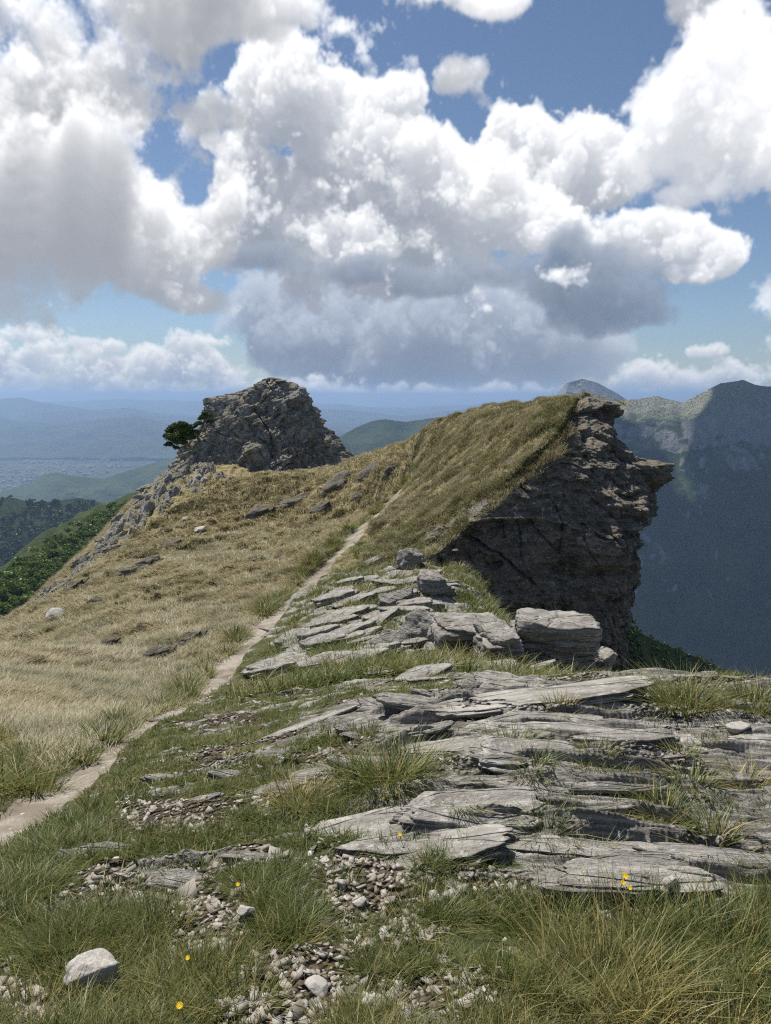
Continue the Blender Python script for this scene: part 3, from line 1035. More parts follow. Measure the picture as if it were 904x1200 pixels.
def rock_mass(name, mat, axis, zs, right, left, front, back, th, power, top_fn, bed, seed, amp=1.0, center_bias=None):
    """ZS runs from the top down; RIGHT/LEFT give x of the outline there, FRONT/BACK the y of the faces."""
    ax, ay = axis
    Z, A = np.meshgrid(zs, th, indexing='ij')
    nz, na = Z.shape
    Rr = (right - ax)[:, None]
    Rl = (ax - left)[:, None]
    Rf = (ay - front)[:, None]
    Rb = (back - ay)[:, None]
    c, s = np.cos(A), np.sin(A)
    Rx = np.where(c >= 0, Rr, Rl)
    Ry = np.where(s >= 0, Rb, Rf)
    r = (np.abs(c / Rx) ** power + np.abs(s / Ry) ** power) ** (-1 / power)
    x, y, z = ax + r * c, ay + r * s, Z.copy()
    # bedding coordinate
    w = z * bed[2] + x * bed[0] + y * bed[1] + 0.55 * fbm3(x * .3, y * .3, z * .3, 3, seed) + .22 * fbm3(x * .9, y * .9, z * .9, 3, seed + 40)
    d = 0.50 * step_noise(w / 1.35, x * .33, seed + 3, .12, y * .33)
    d += 0.17 * step_noise(w / 0.42, x * .7, seed + 5, .15, y * .7)
    d += 0.10 * step_noise(w / 0.16, x * 1.3, seed + 7, .2, y * 1.3)
    d += 0.035 * step_noise(w / 0.07, x * 2.6, seed + 9, .3, y * 2.6)
    d += 0.75 * fbm3(x * .45, y * .45, z * .45, 4, seed + 11, .55) + 0.30 * fbm3(x * 1.9, y * 1.9, z * 2.6, 5, seed + 13, .62)
    # joints split the face into blocks
    for k, (fq, ht, wd) in enumerate(((.5, .34, .06), (1.3, .16, .05))):
        j = noise2(x * fq + y * fq * .6 + .25 * z, z * fq * .22 + y * fq * .3, seed + 15 + k)
        d -= ht * np.exp(-(j / wd) ** 2) * smooth(-.3, .2, noise3(x * .6, y * .6, z * .6, seed + 19 + k))
    d *= amp
    x += d * c
    y += d * s
    z = z + 0.05 * fbm3(x * 3, y * 3, z * 3, 3, seed + 17)
    if top_fn is not None:
        z = np.minimum(z, top_fn(x, y))
    v = np.stack([x, y, z], -1).reshape(-1, 3)
    tp = [ax + (right[0] + left[0] - 2 * ax) * .3, ay, float(zs[0]) if top_fn is None else float(top_fn(np.array([ax]), np.array([ay]))[0])]
    if top_fn is not None:
        tp[2] = min(tp[2], float(zs[0]))
    v = np.concatenate([v, [tp]])
    cap = np.array([[len(v) - 1, k, (k + 1) % na] for k in range(na)])
    me = raw_mesh(name, v, [grid_faces(nz, na, wrap_v=True, flip=True), cap], mat)
    return link(name, me)


def outline(rows, y):
    """(px, py) pairs seen at distance y -> arrays z (falling) and x."""
    p = np.array([at(a, b, y) for a, b in rows])
    return p[:, 2], p[:, 0]


def make_crag():
    zr, xr = outline([(700, 461), (722, 468), (738, 474), (744, 486), (737, 500), (736, 514), (746, 526), (750, 536), (779, 541), (771, 556), (763, 572), (766, 588), (756, 606), (747, 636), (738, 660), (727, 692), (714, 704), (719, 740), (727, 762), (712, 790), (716, 830)], 31.0)
    zs = np.linspace(zr[0], zr[-1], 620)
    right = np.interp(-zs, -zr, xr) - .52
    zl = np.array([0.2, -.7, -1.6, -3.5, -6.0, -8.0, -12.0])
    left = np.interp(-zs, -zl, [5.6, 4.3, 3.1, 1.5, .5, .3, .1])
    front = np.interp(-zs, -zl, [31.0, 30.3, 29.0, 27.4, 26.2, 25.5, 24.5])
    back = np.full_like(zs, 38.0)
    th = np.radians(np.r_[np.linspace(-185, 45, 1050), np.linspace(47, 173, 60)])

    def top(x, y):
        rag = 0.30 * step_noise(x * 1.3, y * 0.6, 5, .1) + 0.25 * fbm2(x * 1.2, y * 1.2, 4, 8)
        return T_TOP(x, y) - 0.10 + rag * (.35 + .65 * smooth(6.0, 8.2, x)) + 0.35 * smooth(7.5, 8.6, x)
    o = rock_mass("crag", M['cliff'], (7.0, 32.6), zs, right, left, front, back, th, 3.2, top, (0.10, -.05, 1.0), 101)
    tag(o, kind="thing", label="dark overhanging schist crag dropping sheer from the grassy crest to the valley", cat="crag")


def make_knoll():
    Y = 66.0
    zl, xl = outline([(306, 442), (290, 449), (269, 458), (244, 467), (238, 480), (237, 494), (228, 508), (216, 522), (198, 545), (176, 572), (150, 600), (120, 640)], Y)
    zr, xr = outline([(322, 442), (344, 447), (357, 456), (364, 466), (366, 480), (378, 500), (392, 520), (406, 540), (414, 556), (420, 580), (425, 600), (430, 640)], Y)
    zs = np.linspace(zl[0], zl[-1], 430)
    left = np.interp(-zs, -zl, xl)
    right = np.interp(-zs, -zr, xr)
    ax = -10.4
    left = np.minimum(left, ax - .3)
    h = zs[0] - zs
    front = 67.5 - 0.5 - 0.95 * h ** 0.85
    back = 67.5 + 0.5 + 0.9 * h ** 0.9
    th = np.radians(np.r_[np.linspace(-190, 10, 900), np.linspace(12, 168, 70)])
    o = rock_mass("rocky_knoll", M['knoll'], (ax, 67.5), zs, right, left, front, back, th, 2.0, None, (-.62, .1, .8), 202, amp=1.25)
    tag(o, kind="thing", label="grey rocky knoll with grassy ledges crowning the far end of the ridge", cat="rock knoll")


# ------------------------------------------------------------------ loose plates and blocks of schist
def slab_mesh(name, mat, seed, lx, ly, h, layers, n=72, box=2.6, shear=0.0, rough=1.0, cut=3, chunk=0.0):
    """A bedded block: a ragged outline, thin courses that step in and out, a worn top."""
    rg = np.random.default_rng(seed)
    t = np.linspace(0, 2 * math.pi, n, endpoint=False)
    c, s = np.cos(t), np.sin(t)
    r0 = (np.abs(c) ** box + np.abs(s) ** box) ** (-1 / box)
    # straight fracture edges: clip by random half planes
    for k in range(max(0, int(rg.integers(cut, cut + 4)))):
        a = rg.uniform(0, 2 * math.pi)
        d = rg.uniform(.72, 1.02)
        ca = np.cos(t - a)
        r0 = np.where(ca > 0.05, np.minimum(r0, d / np.maximum(ca, .05)), r0)
    r0 = r0 * (1 + 0.07 * rough * fbm2(t * 3 + seed, t * 0, 4, seed) * 1.0)
    r0[-1] = (r0[0] + r0[-2]) / 2
    cuts = np.sort(rg.uniform(0.05, .95, max(layers - 1, 0)))
    zb = np.r_[0, cuts, 1.0]
    rings, zz = [], []
    for k in range(len(zb) - 1):
        a, b = zb[k], zb[k + 1]
        per = 1 + rough * (rg.normal(0, .035) + 0.06 * np.interp(t, np.linspace(0, 2 * math.pi, 9), np.r_[(q := rg.normal(0, 1, 8)), q[0]]))
        # now and then a bite out of one course
        if rg.random() < .5:
            a0 = rg.uniform(0, 2 * math.pi)
            per = per - .16 * rough * np.exp(-((np.angle(np.exp(1j * (t - a0)))) / .35) ** 2)
        lean = shear * (a - .5)
        e = min(.018 / h, .2 * (b - a))
        rings += [(per - .05 * rough, a + .0, lean), (per, a + e * 1.2, lean), (per * (1 + .008 * rg.normal(size=n)), (a + b) / 2, lean), (per, b - e, lean), (per - .04 * rough, b, lean)]
    V = []
    for per, zf, lean in rings:
        rr = r0 * per
        V.append(np.stack([rr * c * lx / 2 + lean * lx, rr * s * ly / 2, np.full(n, zf * h) + 0.008 * fbm2(t * 4, t * 0 + zf * 9, 3, seed + 5)], 1))
    last = V[-1]
    ce = last.mean(0)
    for q in (.93, .8, .6, .35, .12):
        p = ce + (last - ce) * q
        p[:, 2] = h + 0.030 * (1 - q) * .6 + 0.05 * h ** .5 * .35 * fbm2(p[:, 0] * 3 / max(lx, .3), p[:, 1] * 5 / max(ly, .2), 4, seed + 2)
        V.append(p)
    m = len(V)
    v = np.concatenate(V + [[ce + [0, 0, .02]]])
    if chunk:
        k_ = 2.2 / max(lx, ly, h)
        for q_ in range(3):
            v[:, q_] += chunk * fbm3(v[:, 0] * k_ + 9 * q_, v[:, 1] * k_, v[:, 2] * k_ * 1.6, 4, seed + 20 + q_, .6)
    f = grid_faces(m, n, wrap_v=True)
    cap = np.array([[(m - 1) * n + k, (m - 1) * n + (k + 1) % n, m * n] for k in range(n)])
    me = raw_mesh(name, v, [f, cap], mat, smooth_shade=False)
    return me


def place(name, me, p, rot=(0, 0, 0), sc=(1, 1, 1), label=None, cat=None, group=None):
    o = link(name, me)
    o.location = [float(v) for v in p]
    o.rotation_euler = rot
    o.scale = sc
    return tag(o, label, cat, group, 'thing')


def slope_at(x, y, d=.35):
    gx = (look(x + d, y) - look(x - d, y)) / (2 * d)
    gy = (look(x, y + d) - look(x, y - d)) / (2 * d)
    return np.clip(gx, -1, 1), np.clip(gy, -1, 1)


def make_ledges():
    # the blocks below the crag, left to right, each set where its foot stands in the picture
    G = "schist blocks heaped at the foot of the crag"
    rows = [
        # px, py of the foot centre, y, width, depth, height, layers, rotation, label
        (653, 789, 12.0, 1.36, 1.05, .88, 9, -.03, "broad squared schist block with stepped layers, just below the crag's sheer face"),
        (581, 799, 11.6, .60, .95, .80, 8, .22, "narrow upright layered block beside the broad squared block"),
        (703, 788, 12.6, .40, .45, .34, 3, .5, "small knobbly stone against the end of the broad squared block"),
        (536, 792, 12.6, .72, .9, .10, 4, .1, "low cracked block at the foot of the narrow upright block"),
        (424, 815, 11.0, .70, .62, .36, 4, .25, "chunky grey block with a flat bright top standing alone in the grass"),
        (490, 798, 12.5, .70, .6, .08, 3, .1, "flat low block between the lone chunky block and the crag"),
        (508, 700, 21.5, 1.5, 1.5, .75, 5, .3, "rounded pale hump of rock at the left foot of the crag"),
        (468, 716, 20.5, 1.35, 1.3, .65, 5, .1, "rounded grey hump split by cracks, left of the palest hump"),
        (505, 752, 17.5, 1.7, 1.3, .85, 6, .15, "wide weathered ledge rock below the two rounded humps"),
        (455, 765, 16.5, 1.3, 1.0, .46, 5, .12, "weathered ledge rock stepping down towards the trail"),
        (545, 765, 15.5, 1.5, 1.1, .60, 5, .18, "sloping block leaning against the foot of the dark crag face"),
        (480, 668, 26.0, 1.3, 1.2, .8, 5, .2, "topmost rounded rock where the crag meets the grass"),
        (615, 796, 13.0, .5, .6, .5, 5, .0, "rubbly stone wedged between the narrow and the broad block"),
    ]
    for i, (px, py, y, w, d, h, ly, rz, lab) in enumerate(rows):
        g = ground_at(px, py, 6, 34) if py < 780 else at(px, py, y)
        q = float(g[1]) / y
        w, d, h = w * q, d * q, h * q
        zg = float(look(g[0], g[1]))
        zb = min(float(g[2]), zg) - .25
        hh = float(g[2]) + h - zb
        if i in (6, 7, 8, 9, 11):
            me = stone_mesh("rock_block", M['ledge'], 350 + i, 5, flat=1.0, facets=16, rough=2.0)
            place("rock_block", me, (g[0], g[1] + d * .4, zb + hh * .42), (.05, .1, rz), (w * .47, d * .5, hh * .54), lab, "rock", G)
            continue
        me = slab_mesh("rock_block", M['ledge'], 300 + i, w, d, hh, ly + 2, n=130, box=6, shear=.10, rough=1.25, cut=-2 if i < 2 else 0, chunk=.09)
        place("rock_block", me, (g[0], g[1] + d * .35, zb), (.03, .02, rz), label=lab, cat="rock", group=G)


def make_slabs():
    rg = np.random.default_rng(77)
    protos = [slab_mesh("rock_slab", M['slab'], 500 + k, 1.0, rg.uniform(.20, .42), rg.uniform(.045, .085), int(rg.integers(2, 5)), n=96, box=3.0, rough=1.6, cut=4) for k in range(16)]
    # slabs that stand out in the picture: px, py (front edge), length (m), thickness scale, turn, label
    named = [
        (650, 826, 1.5, .75, .10, "longest bare slab running along the brow below the stacked blocks"),
        (455, 850, .8, .7, .12, "smooth slab end fading into grass left of the longest bare slab"),
        (735, 822, .62, 1.1, .08, "thick pale slab with an undercut front on the brow beside the tall tussock"),
        (735, 872, .62, 1.2, .03, "dark-fronted slab under the brow, shaped like a long lip"),
        (560, 880, .9, .9, .02, "thin slab by the tall dark tussock in the middle"),
        (700, 905, .8, 1.0, -.08, "long ledge with a deep shadow line below the lip-shaped slab"),
        (745, 930, .75, .7, -.02, "wide pale smooth slab crossing the ledges"),
        (850, 955, .9, .9, 0, "broad flat slab at the edge of the ledges"),
        (575, 985, .46, 1.5, -.06, "pale slab with a dark undercut in the middle of the turf"),
        (660, 1000, .48, 1.5, -.02, "square-ended slab overhanging a dark gap"),
        (760, 1018, .55, 1.3, .02, "stack of thin plates jutting from the lowest ledges"),
        (860, 1030, .75, 1.4, -.05, "long dark-edged plate above the tall foreground grass"),
        (690, 1030, .40, 1.0, .05, "cracked plate by the orange flowers"),
        (302, 1012, .36, 1.6, -.20, "flat-topped stone with a rough dark front, lying alone in the turf"),
        (290, 968, .30, 1.3, -.05, "small ledge stone behind the flat-topped stone"),
        (385, 1140, .34, .8, -.30, "pale cracked slab tilted in the gravel at the bottom"),
        (545, 1140, .36, .9, -.22, "thin slab poking from the turf left of the big tussock"),
        (400, 990, .30, .9, -.25, "tilted slab above the gravel hollow"),
        (510, 1062, .34, 1.0, -.05, "low flat slab carrying the white stones"),
        (500, 1030, .30, 1.0, .0, "dark blocky slab edge above the low flat slab"),
        (130, 985, .30, .9, .05, "narrow slab with a shaded edge in the turf near the trail"),
        (130, 965, .22, .8, .1, "small sunken slab nearest the trail"),
        (255, 1125, .30, .9, -.1, "white weathered slab in the gravel by the two-stone pile"),
        (385, 905, .60, .9, .05, "half-buried slab right of the trail"),
        (420, 940, .55, .9, .0, "thin broken slab in front of the half-buried slab"),
    ]
    G = "flat slabs of schist lying in the foreground turf"
    for i, (px, py, ln, th, rz, lab) in enumerate(named):
        p = ground_at(px, py, 1.2, 16)
        gx, gy = slope_at(p[0], p[1])
        me = protos[i % 16]
        place("rock_slab", me, (p[0], p[1] + ln * .16, p[2] - .04 - .032 * ln), (gy * .7 + .03, -gx * .8, rz), (ln, ln * .72, max(.45, ln) * th * .72), lab, "rock slab", G)
    # the crowd of lesser slabs
    n = 0
    tries = 0
    while n < 275 and tries < 12000:
        tries += 1
        y = 2.1 * math.exp(rg.random() * math.log(24 / 2.1))
        x = rg.uniform(-.55, .62) * y
        h = float(look(x, y))
        f = {k: float(look(x, y, k)) for k in ('rock', 'grav', 'trail', 'edge', 'side')}
        if f['trail'] > .1 or f['edge'] > -1 and y > 23 or f['side'] < 0:
            continue
        px, py = project(x, y, h)
        if px < -60 or px > 960 or py > 1190 or py < 640:
            continue
        if px > 610 and py > 1045 or x + .36 * y < -.3:
            continue
        if rg.random() > f['rock'] * 1.1 + f['grav'] * .22 + .02:
            continue
        gx, gy = slope_at(x, y)
        ln = (rg.uniform(.14, .42) if rg.random() < .66 else rg.uniform(.42, .95)) * (1 + .8 * smooth(6, 16, y)) * (.55 if f['rock'] < .35 else 1.0)
        th = rg.uniform(.6, 1.2)
        o = place("rock_slab", protos[int(rg.integers(16))], (x, y, h - (.035 + .03 * ln) * th), (float(gy) * .75 + rg.normal(.02, .05), -float(gx) * .8 + rg.normal(0, .05), rg.normal(.04, .09) + (math.pi if rg.random() < .4 else 0)),
                  (ln, ln * rg.uniform(.75, 1.25), max(.4, ln ** .8) * th), "lesser grey schist slab, half sunk in the turf among many like it", "rock slab", "lesser slabs of schist set in the turf")
        n += 1


def stone_mesh(name, mat, seed, sub=4, flat=.6, facets=9, rough=1.0):
    """A broken stone: a ball cut by flat fracture planes."""
    bm = bmesh.new()
    bmesh.ops.create_icosphere(bm, subdivisions=sub, radius=1)
    v = np.array([x.co[:] for x in bm.verts])
    f = np.array([[w.index for w in x.verts] for x in bm.faces])
    bm.free()
    rg = np.random.default_rng(seed)
    r = np.ones(len(v))
    for k in range(facets):
        d = rg.normal(size=3)
        d /= np.linalg.norm(d)
        c = v @ d
        r = np.where(c > .1, np.minimum(r, rg.uniform(.55, .9) / np.maximum(c, .1)), r)
    r = r * (1 + .10 * rough * fbm3(v[:, 0] * 1.7 + seed, v[:, 1] * 1.7, v[:, 2] * 1.7, 4, seed))
    w = v[:, 2] * 5 + fbm3(v[:, 0], v[:, 1], v[:, 2], 2, seed + 4)
    r = r * (1 + .05 * rough * step_noise(w, v[:, 0] * 1.5, seed + 6))
    v = v * r[:, None]
    v[:, 2] *= flat
    return raw_mesh(name, v, f, mat, smooth_shade=False)


RIB = {}


def on_rib(x, y):
    d, s, a = polyline_dist(x, y, RIB['P'])
    w = np.interp(a, RIB['t'], RIB['w'])
    o = d * s - (.55 * w - .7)
    return np.abs(o) < .8 * w


def make_stones():
    protos = [stone_mesh("stone", M['pebble'], 700 + k, 4, flat=.62) for k in range(8)]
    P2 = [stone_mesh("stone", M['ledge'], 720 + k, 4, flat=.7) for k in range(6)]
    G = "loose stones lying on the ridge"
    named = [
        # px, py of foot, half length m, proto set, label
        (112, 1150, .10, 0, .9, "grey rounded boulder sitting in tall grass at the bottom corner"),
        (422, 1060, .028, 0, .95, "upright pointed white stone in the gravel hollow"),
        (400, 1040, .024, 0, 1.2, "small white three-cornered stone above the pointed white stone"),
        (527, 1054, .030, 0, 1.1, "bright white stone with a dark side on the low flat slab"),
        (508, 1055, .026, 0, 1.0, "tan stone next to the bright white stone"),
        (543, 1045, .026, 0, .9, "grey upright stone behind the bright white stone"),
        (288, 1083, .032, 1, 1.1, "dark lower stone of the two-stone pile"),
        (286, 1070, .030, 0, .7, "flat upper stone of the two-stone pile"),
        (785, 1046, .030, 0, 1.9, "thin grey stone standing on edge before the lowest ledge"),
        (372, 1162, .034, 0, .9, "white stone at the bottom left of the gravel strip"),
        (438, 1182, .032, 0, .9, "tan stone in the bottom gravel strip"),
        (472, 1190, .026, 0, 1.0, "bluish white stone at the bottom middle"),
        (866, 858, .060, 0, .9, "white stone on the brow near the right tussock"),
        (235, 622, .50, 0, .5, "pale flat stone high on the dry slope"),
        (65, 724, .45, 0, .9, "pale stone low on the dry slope"),
        (218, 610, .3, 0, .6, "small pale stone above the flat one on the dry slope"),
    ]
    for i, (px, py, r, ps, fl, lab) in enumerate(named):
        p = ground_at(px, py)
        if 'boulder' in lab:
            place("stone", stone_mesh("stone", M['pebble'], 719, 5, flat=.62, facets=16, rough=1.5), (p[0], p[1], p[2] + .022), (.1, -.08, .4), (.10, .078, .085), lab, "stone", G)
            continue
        me = (protos if ps == 0 else P2)[i % (8 if ps == 0 else 6)]
        dz = r * fl * (.6 if 'boulder' in lab else .35)
        if 'upper' in lab:
            q = ground_at(288, 1083)
            p = np.array([q[0], q[1], q[2] + .042])
        place("stone", me, (p[0], p[1], p[2] + dz), (.1, .05, i * 1.3), (r * 1.15, r, r * fl), lab, "stone", G)
    P3 = [stone_mesh("rock_outcrop", M['outcrop'], 740 + k, 5, flat=.8, facets=14, rough=3.2) for k in range(6)]
    P4 = [stone_mesh("rib_rock", M['knoll'], 760 + k, 4, flat=.8, facets=14, rough=2.2) for k in range(6)]
    # dark outcrops breaking through the slope
    GO = "rock outcrops breaking through the dry slope"
    oc = [
        (153, 676, 1.0, 1.1, "dark shrubby-looking outcrop in the middle of the dry slope"),
        (172, 665, .8, .8, "smaller dark outcrop right beside the biggest one"),
        (196, 640, .9, .5, "low dark outcrop up the slope"), (178, 776, .55, .5, "grey outcrop low on the slope near the trail"),
        (222, 757, .45, .5, "little grey outcrop just above the trail-side grass"), (300, 605, 1.3, 1.0, "dark ledge outcrop under the knoll"),
        (345, 590, 1.6, 1.0, "long dark ledge right of the outcrop under the knoll"), (395, 570, 1.4, 1.0, "dark broken ledge near the saddle"),
        (372, 600, 1.0, .8, "dark outcrop above the trail's upper bend"), (430, 560, 1.3, .9, "dark outcrop where the slope meets the crest grass"),
        (85, 690, .8, .7, "dark outcrop near the edge of the dry slope"), (108, 710, .6, .6, "little outcrop below the one near the edge"),
        (40, 705, .9, .7, "grey outcrop on the very rim of the slope"), (330, 655, .5, .35, "half-buried stone above the trail"),
        (258, 690, .4, .4, "small half-buried stone mid slope"), (120, 760, .4, .35, "small stone sunk in the lower slope"),
        (460, 555, 1.0, .8, "dark rock beside the trail's top end"), (418, 585, .8, .6, "dark rock just left of the trail near its top"),
    ]
    for i, (px, py, w, h, lab) in enumerate(oc):
        p = ground_at(px, py)
        gx, gy = slope_at(p[0], p[1], .8)
        place("rock_outcrop", P3[i % 6], (p[0], p[1] + .3, p[2] + h * .04), (float(gy) * .8 + .1, -float(gx) * .8 - .15, .5 + .35 * math.sin(i * 2.1)), (w * 1.0, w * .55, h * .55), lab, "rock outcrop", GO)
    # the rocky rib that bounds the slope on the left: one broken band of rock, with loose blocks on it
    rg = np.random.default_rng(9)
    rim = [(-60, 775, 36), (-25, 745, 37), (0, 728, 38), (40, 700, 40), (75, 668, 44), (110, 638, 48), (150, 603, 54), (190, 566, 60), (215, 548, 62), (240, 540, 63)]
    R = np.array([at(*q) for q in rim])
    ss = np.r_[0, np.cumsum(np.linalg.norm(np.diff(R[:, :2], axis=0), axis=1))]
    nt, nu = 620, 150
    t = np.linspace(0, ss[-1], nt)
    bx, by = np.interp(t, ss, R[:, 0]), np.interp(t, ss, R[:, 1])
    k = np.hanning(61)
    k /= k.sum()
    sm = lambda q: np.convolve(np.pad(q, 30, mode='edge'), k, 'valid')
    bx, by = sm(bx), sm(by)
    tx, ty = np.gradient(bx), np.gradient(by)
    ln = np.hypot(tx, ty)
    nx, ny = ty / ln, -tx / ln
    u = np.linspace(-1, 1, nu)
    wid = np.interp(t / ss[-1], [0, .3, .55, .8, 1], [1.1, 1.6, 2.6, 4.4, 5.6]) * (1 + .35 * fbm2(t * .5, t * 0, 3, 3))
    RIB.update(P=np.stack([bx, by], 1)[::12], t=t, w=wid)
    x = bx[:, None] + nx[:, None] * (u[None] * wid[:, None] + .55 * wid[:, None] - .7)
    y = by[:, None] + ny[:, None] * (u[None] * wid[:, None] + .55 * wid[:, None] - .7)
    g0 = ground(x, y)
    hump = np.clip(1 - np.abs(u) ** 2.2, 0, 1)[None]
    s1 = (u[None] * wid[:, None] * .9 + .25 * t[:, None])
    hh = .42 * step_noise(s1 / .55 + .3 * noise2(x, y, 5), x * .5, 11, .12, y * .5) + .22 * step_noise(s1 / .2, x * 1.1, 13, .15, y * 1.1) + .5 * fbm2(x * .7, y * .7, 5, 14, .6) + .12 * fbm2(x * 3.5, y * 3.5, 4, 15)
    z = g0 - .25 + hump * (.30 + .9 * hh) * np.interp(t / ss[-1], [0, .3, 1], [.6, .8, 1.3])[:, None]
    me = raw_mesh("rocky_rib", np.stack([x, y, z], -1).reshape(-1, 3), grid_faces(nt, nu), M['knoll'])
    if me.polygons[nt * nu // 2].normal.z < 0:
        me.flip_normals()
    tag(link("rocky_rib", me), "broken grey band of rock edging the dry slope up to the knoll", "rock rib", kind='thing')
    GR = "jagged rocks of the rib that edges the slope"
    for k in range(60):
        q = rg.random() ** .75 * ss[-1] * .97
        x, y = np.interp(q, t, bx) + rg.normal(0, .7), np.interp(q, t, by) + rg.normal(0, .8)
        z = float(look(x, y))
        s = rg.uniform(.25, .75) * (.7 + .5 * q / ss[-1])
        place("rib_rock", P4[k % 6], (x, y, z + .05), (rg.normal(.2, .25), rg.normal(-.5, .25), rg.normal(.9, .4)), (s * 1.5, s * .7, s * .6),
              "jagged grey rock in the rocky rib at the slope's outer edge", "rock", GR)
    # ledge rocks between the trail and the crag
    GL = "low ledge rocks between the trail and the crag"
    lp = [slab_mesh("ledge_rock", M['ledge'], 800 + k, 1.0, .55, .17, 3, n=72, box=3.0, rough=1.7, chunk=.035) for k in range(8)]
    k = 0
    for _ in range(3000):
        if k >= 85:
            break
        px, py = rg.uniform(290, 530), rg.uniform(655, 800)
        if px < 400 - (py - 660) * .95 + 30 or px < 300:
            continue
        p = ground_at(px, py, 6, 34, 300)
        if look(p[0], p[1], 'trail') > .05 or look(p[0], p[1], 'edge') > -.8 or p[1] > 32:
            continue
        gx, gy = slope_at(p[0], p[1], .6)
        s = rg.uniform(.3, 1.05) * (.55 + min(p[1], 20) / 26) * (.7 if py < 705 else 1)
        place("ledge_rock", lp[k % 8], (p[0], p[1], p[2] - .05), (float(gy) * .7 + rg.normal(0, .06), -float(gx) * .7 + rg.normal(-.06, .06), rg.normal(.2, .18)), (s, s, s * rg.uniform(.7, 1.3)),
              "low layered ledge rock on the grassy bank between trail and crag", "rock", GL)
        k += 1


make_crag()
make_knoll()
make_ledges()
make_slabs()
make_stones()

# ------------------------------------------------------------------ grass: real blades
def blades(base, az, h, lean, bend, width, dry, rnd, seg=3):
    """Arrays of N curved tapering blades -> verts, (quads, tris), tone."""
    n = len(base)
    t = np.linspace(0, 1, seg + 1)[:, None]
    dx, dy = np.sin(az)[None], np.cos(az)[None]
    out = h[None] * (lean[None] * t + bend[None] * t * t)
    up = h[None] * t * (1 - 0.38 * np.clip(bend[None], 0, 1.3) * t)
    cx = base[None, :, 0] + dx * out
    cy = base[None, :, 1] + dy * out
    cz = base[None, :, 2] + up
    wv = width[None] * np.clip(1 - t ** 1.6, 0.0, 1) * 0.5
    # width runs across the lean, turned a little at random
    tw = az + math.pi / 2 + (rnd - .5) * 1.4
    wx, wy = np.sin(tw)[None], np.cos(tw)[None]
    L = np.stack([cx - wx * wv, cy - wy * wv, cz], -1)
    R = np.stack([cx + wx * wv, cy + wy * wv, cz], -1)
    V = np.empty((n, 2 * seg + 1, 3), np.float32)
    for k in range(seg):
        V[:, 2 * k] = L[k]
        V[:, 2 * k + 1] = R[k]
    V[:, 2 * seg] = np.stack([cx[seg], cy[seg], cz[seg]], -1)
    m = 2 * seg + 1
    o = (np.arange(n) * m)[:, None]
    q = [o + np.array([[2 * k, 2 * k + 1, 2 * k + 3, 2 * k + 2]]) for k in range(seg - 1)]
    quads = np.concatenate(q) if q else np.zeros((0, 4), int)
    tris = o + np.array([[2 * seg - 2, 2 * seg - 1, 2 * seg]])
    tt = np.repeat(np.linspace(0, 1, seg + 1), 2)[:m]
    tone = np.empty((n, m, 3), np.float32)
    tone[..., 0] = dry[:, None]
    tone[..., 1] = tt[None]
    tone[..., 2] = rnd[:, None]
    return V.reshape(-1, 3), quads, tris, tone.reshape(-1, 3)


def join(parts):
    V, Q, T, C = [], [], [], []
    o = 0
    for v, q, t, c in parts:
        V.append(v)
        Q.append(q + o)
        T.append(t + o)
        C.append(c)
        o += len(v)
    return np.concatenate(V), np.concatenate(Q), np.concatenate(T), np.concatenate(C)


def tuft_blades(rg, c, n, rad, h, spread, width, dry, wind=0.15, seg=3):
    """One tuft at C: blades fan out from its foot."""
    a = rg.uniform(0, 2 * math.pi, n)
    rr = rad * np.sqrt(rg.random(n))
    base = np.stack([c[0] + rr * np.sin(a), c[1] + rr * np.cos(a), np.full(n, c[2])], 1)
    az = a + rg.normal(0, .6, n)
    hh = h * rg.uniform(.55, 1.1, n)
    lean = spread * (.25 + .9 * rr / rad) * rg.uniform(.5, 1.3, n)
    bend = np.abs(rg.normal(.35, .3, n)) * spread * 1.6
    d = np.clip(dry + rg.normal(0, .18, n) + (rg.random(n) < .16) * .75, 0, 1)
    w = width * rg.uniform(.7, 1.3, n)
    return base, az, hh, lean, bend, w, d, rg.random(n).astype(np.float32)


def scatter_tufts(rg, cx, cy, nb, rad, h, spread, width, dry, sink=.01, windx=0.0, seg=3, zfn=None):
    """Many tufts at once: arrays per tuft, NB blades each."""
    k = np.repeat(np.arange(len(cx)), nb)
    n = len(k)
    a = rg.uniform(0, 2 * math.pi, n)
    rr = rad[k] * np.sqrt(rg.random(n))
    x, y = cx[k] + rr * np.sin(a), cy[k] + rr * np.cos(a)
    z = (look(x, y) if zfn is None else zfn(x, y)) - sink
    az = a + rg.normal(0, .6, n)
    hh = h[k] * rg.uniform(.5, 1.15, n)
    lean = spread[k] * (.2 + .9 * rr / rad[k]) * rg.uniform(.4, 1.3, n)
    bend = np.abs(rg.normal(.35, .3, n)) * spread[k] * 1.6
    d = np.clip(dry[k] + rg.normal(0, .16, n) + (rg.random(n) < .10) * .55, 0, 1)
    w = width[k] * rg.uniform(.7, 1.3, n)
    return blades(np.stack([x, y, z], 1), az, hh, lean, bend, w, d.astype(np.float32), rg.random(n).astype(np.float32), seg)


THIN = [(430, 1055, 70, 45), (250, 1080, 45, 40), (350, 1165, 80, 30), (520, 1165, 80, 36), (200, 962, 70, 20), (60, 1190, 60, 20), (560, 1045, 60, 20), (205, 1040, 50, 30), (112, 1160, 42, 24), (112, 1190, 30, 20), (640, 1060, 40, 20), (560, 1110, 60, 24)]


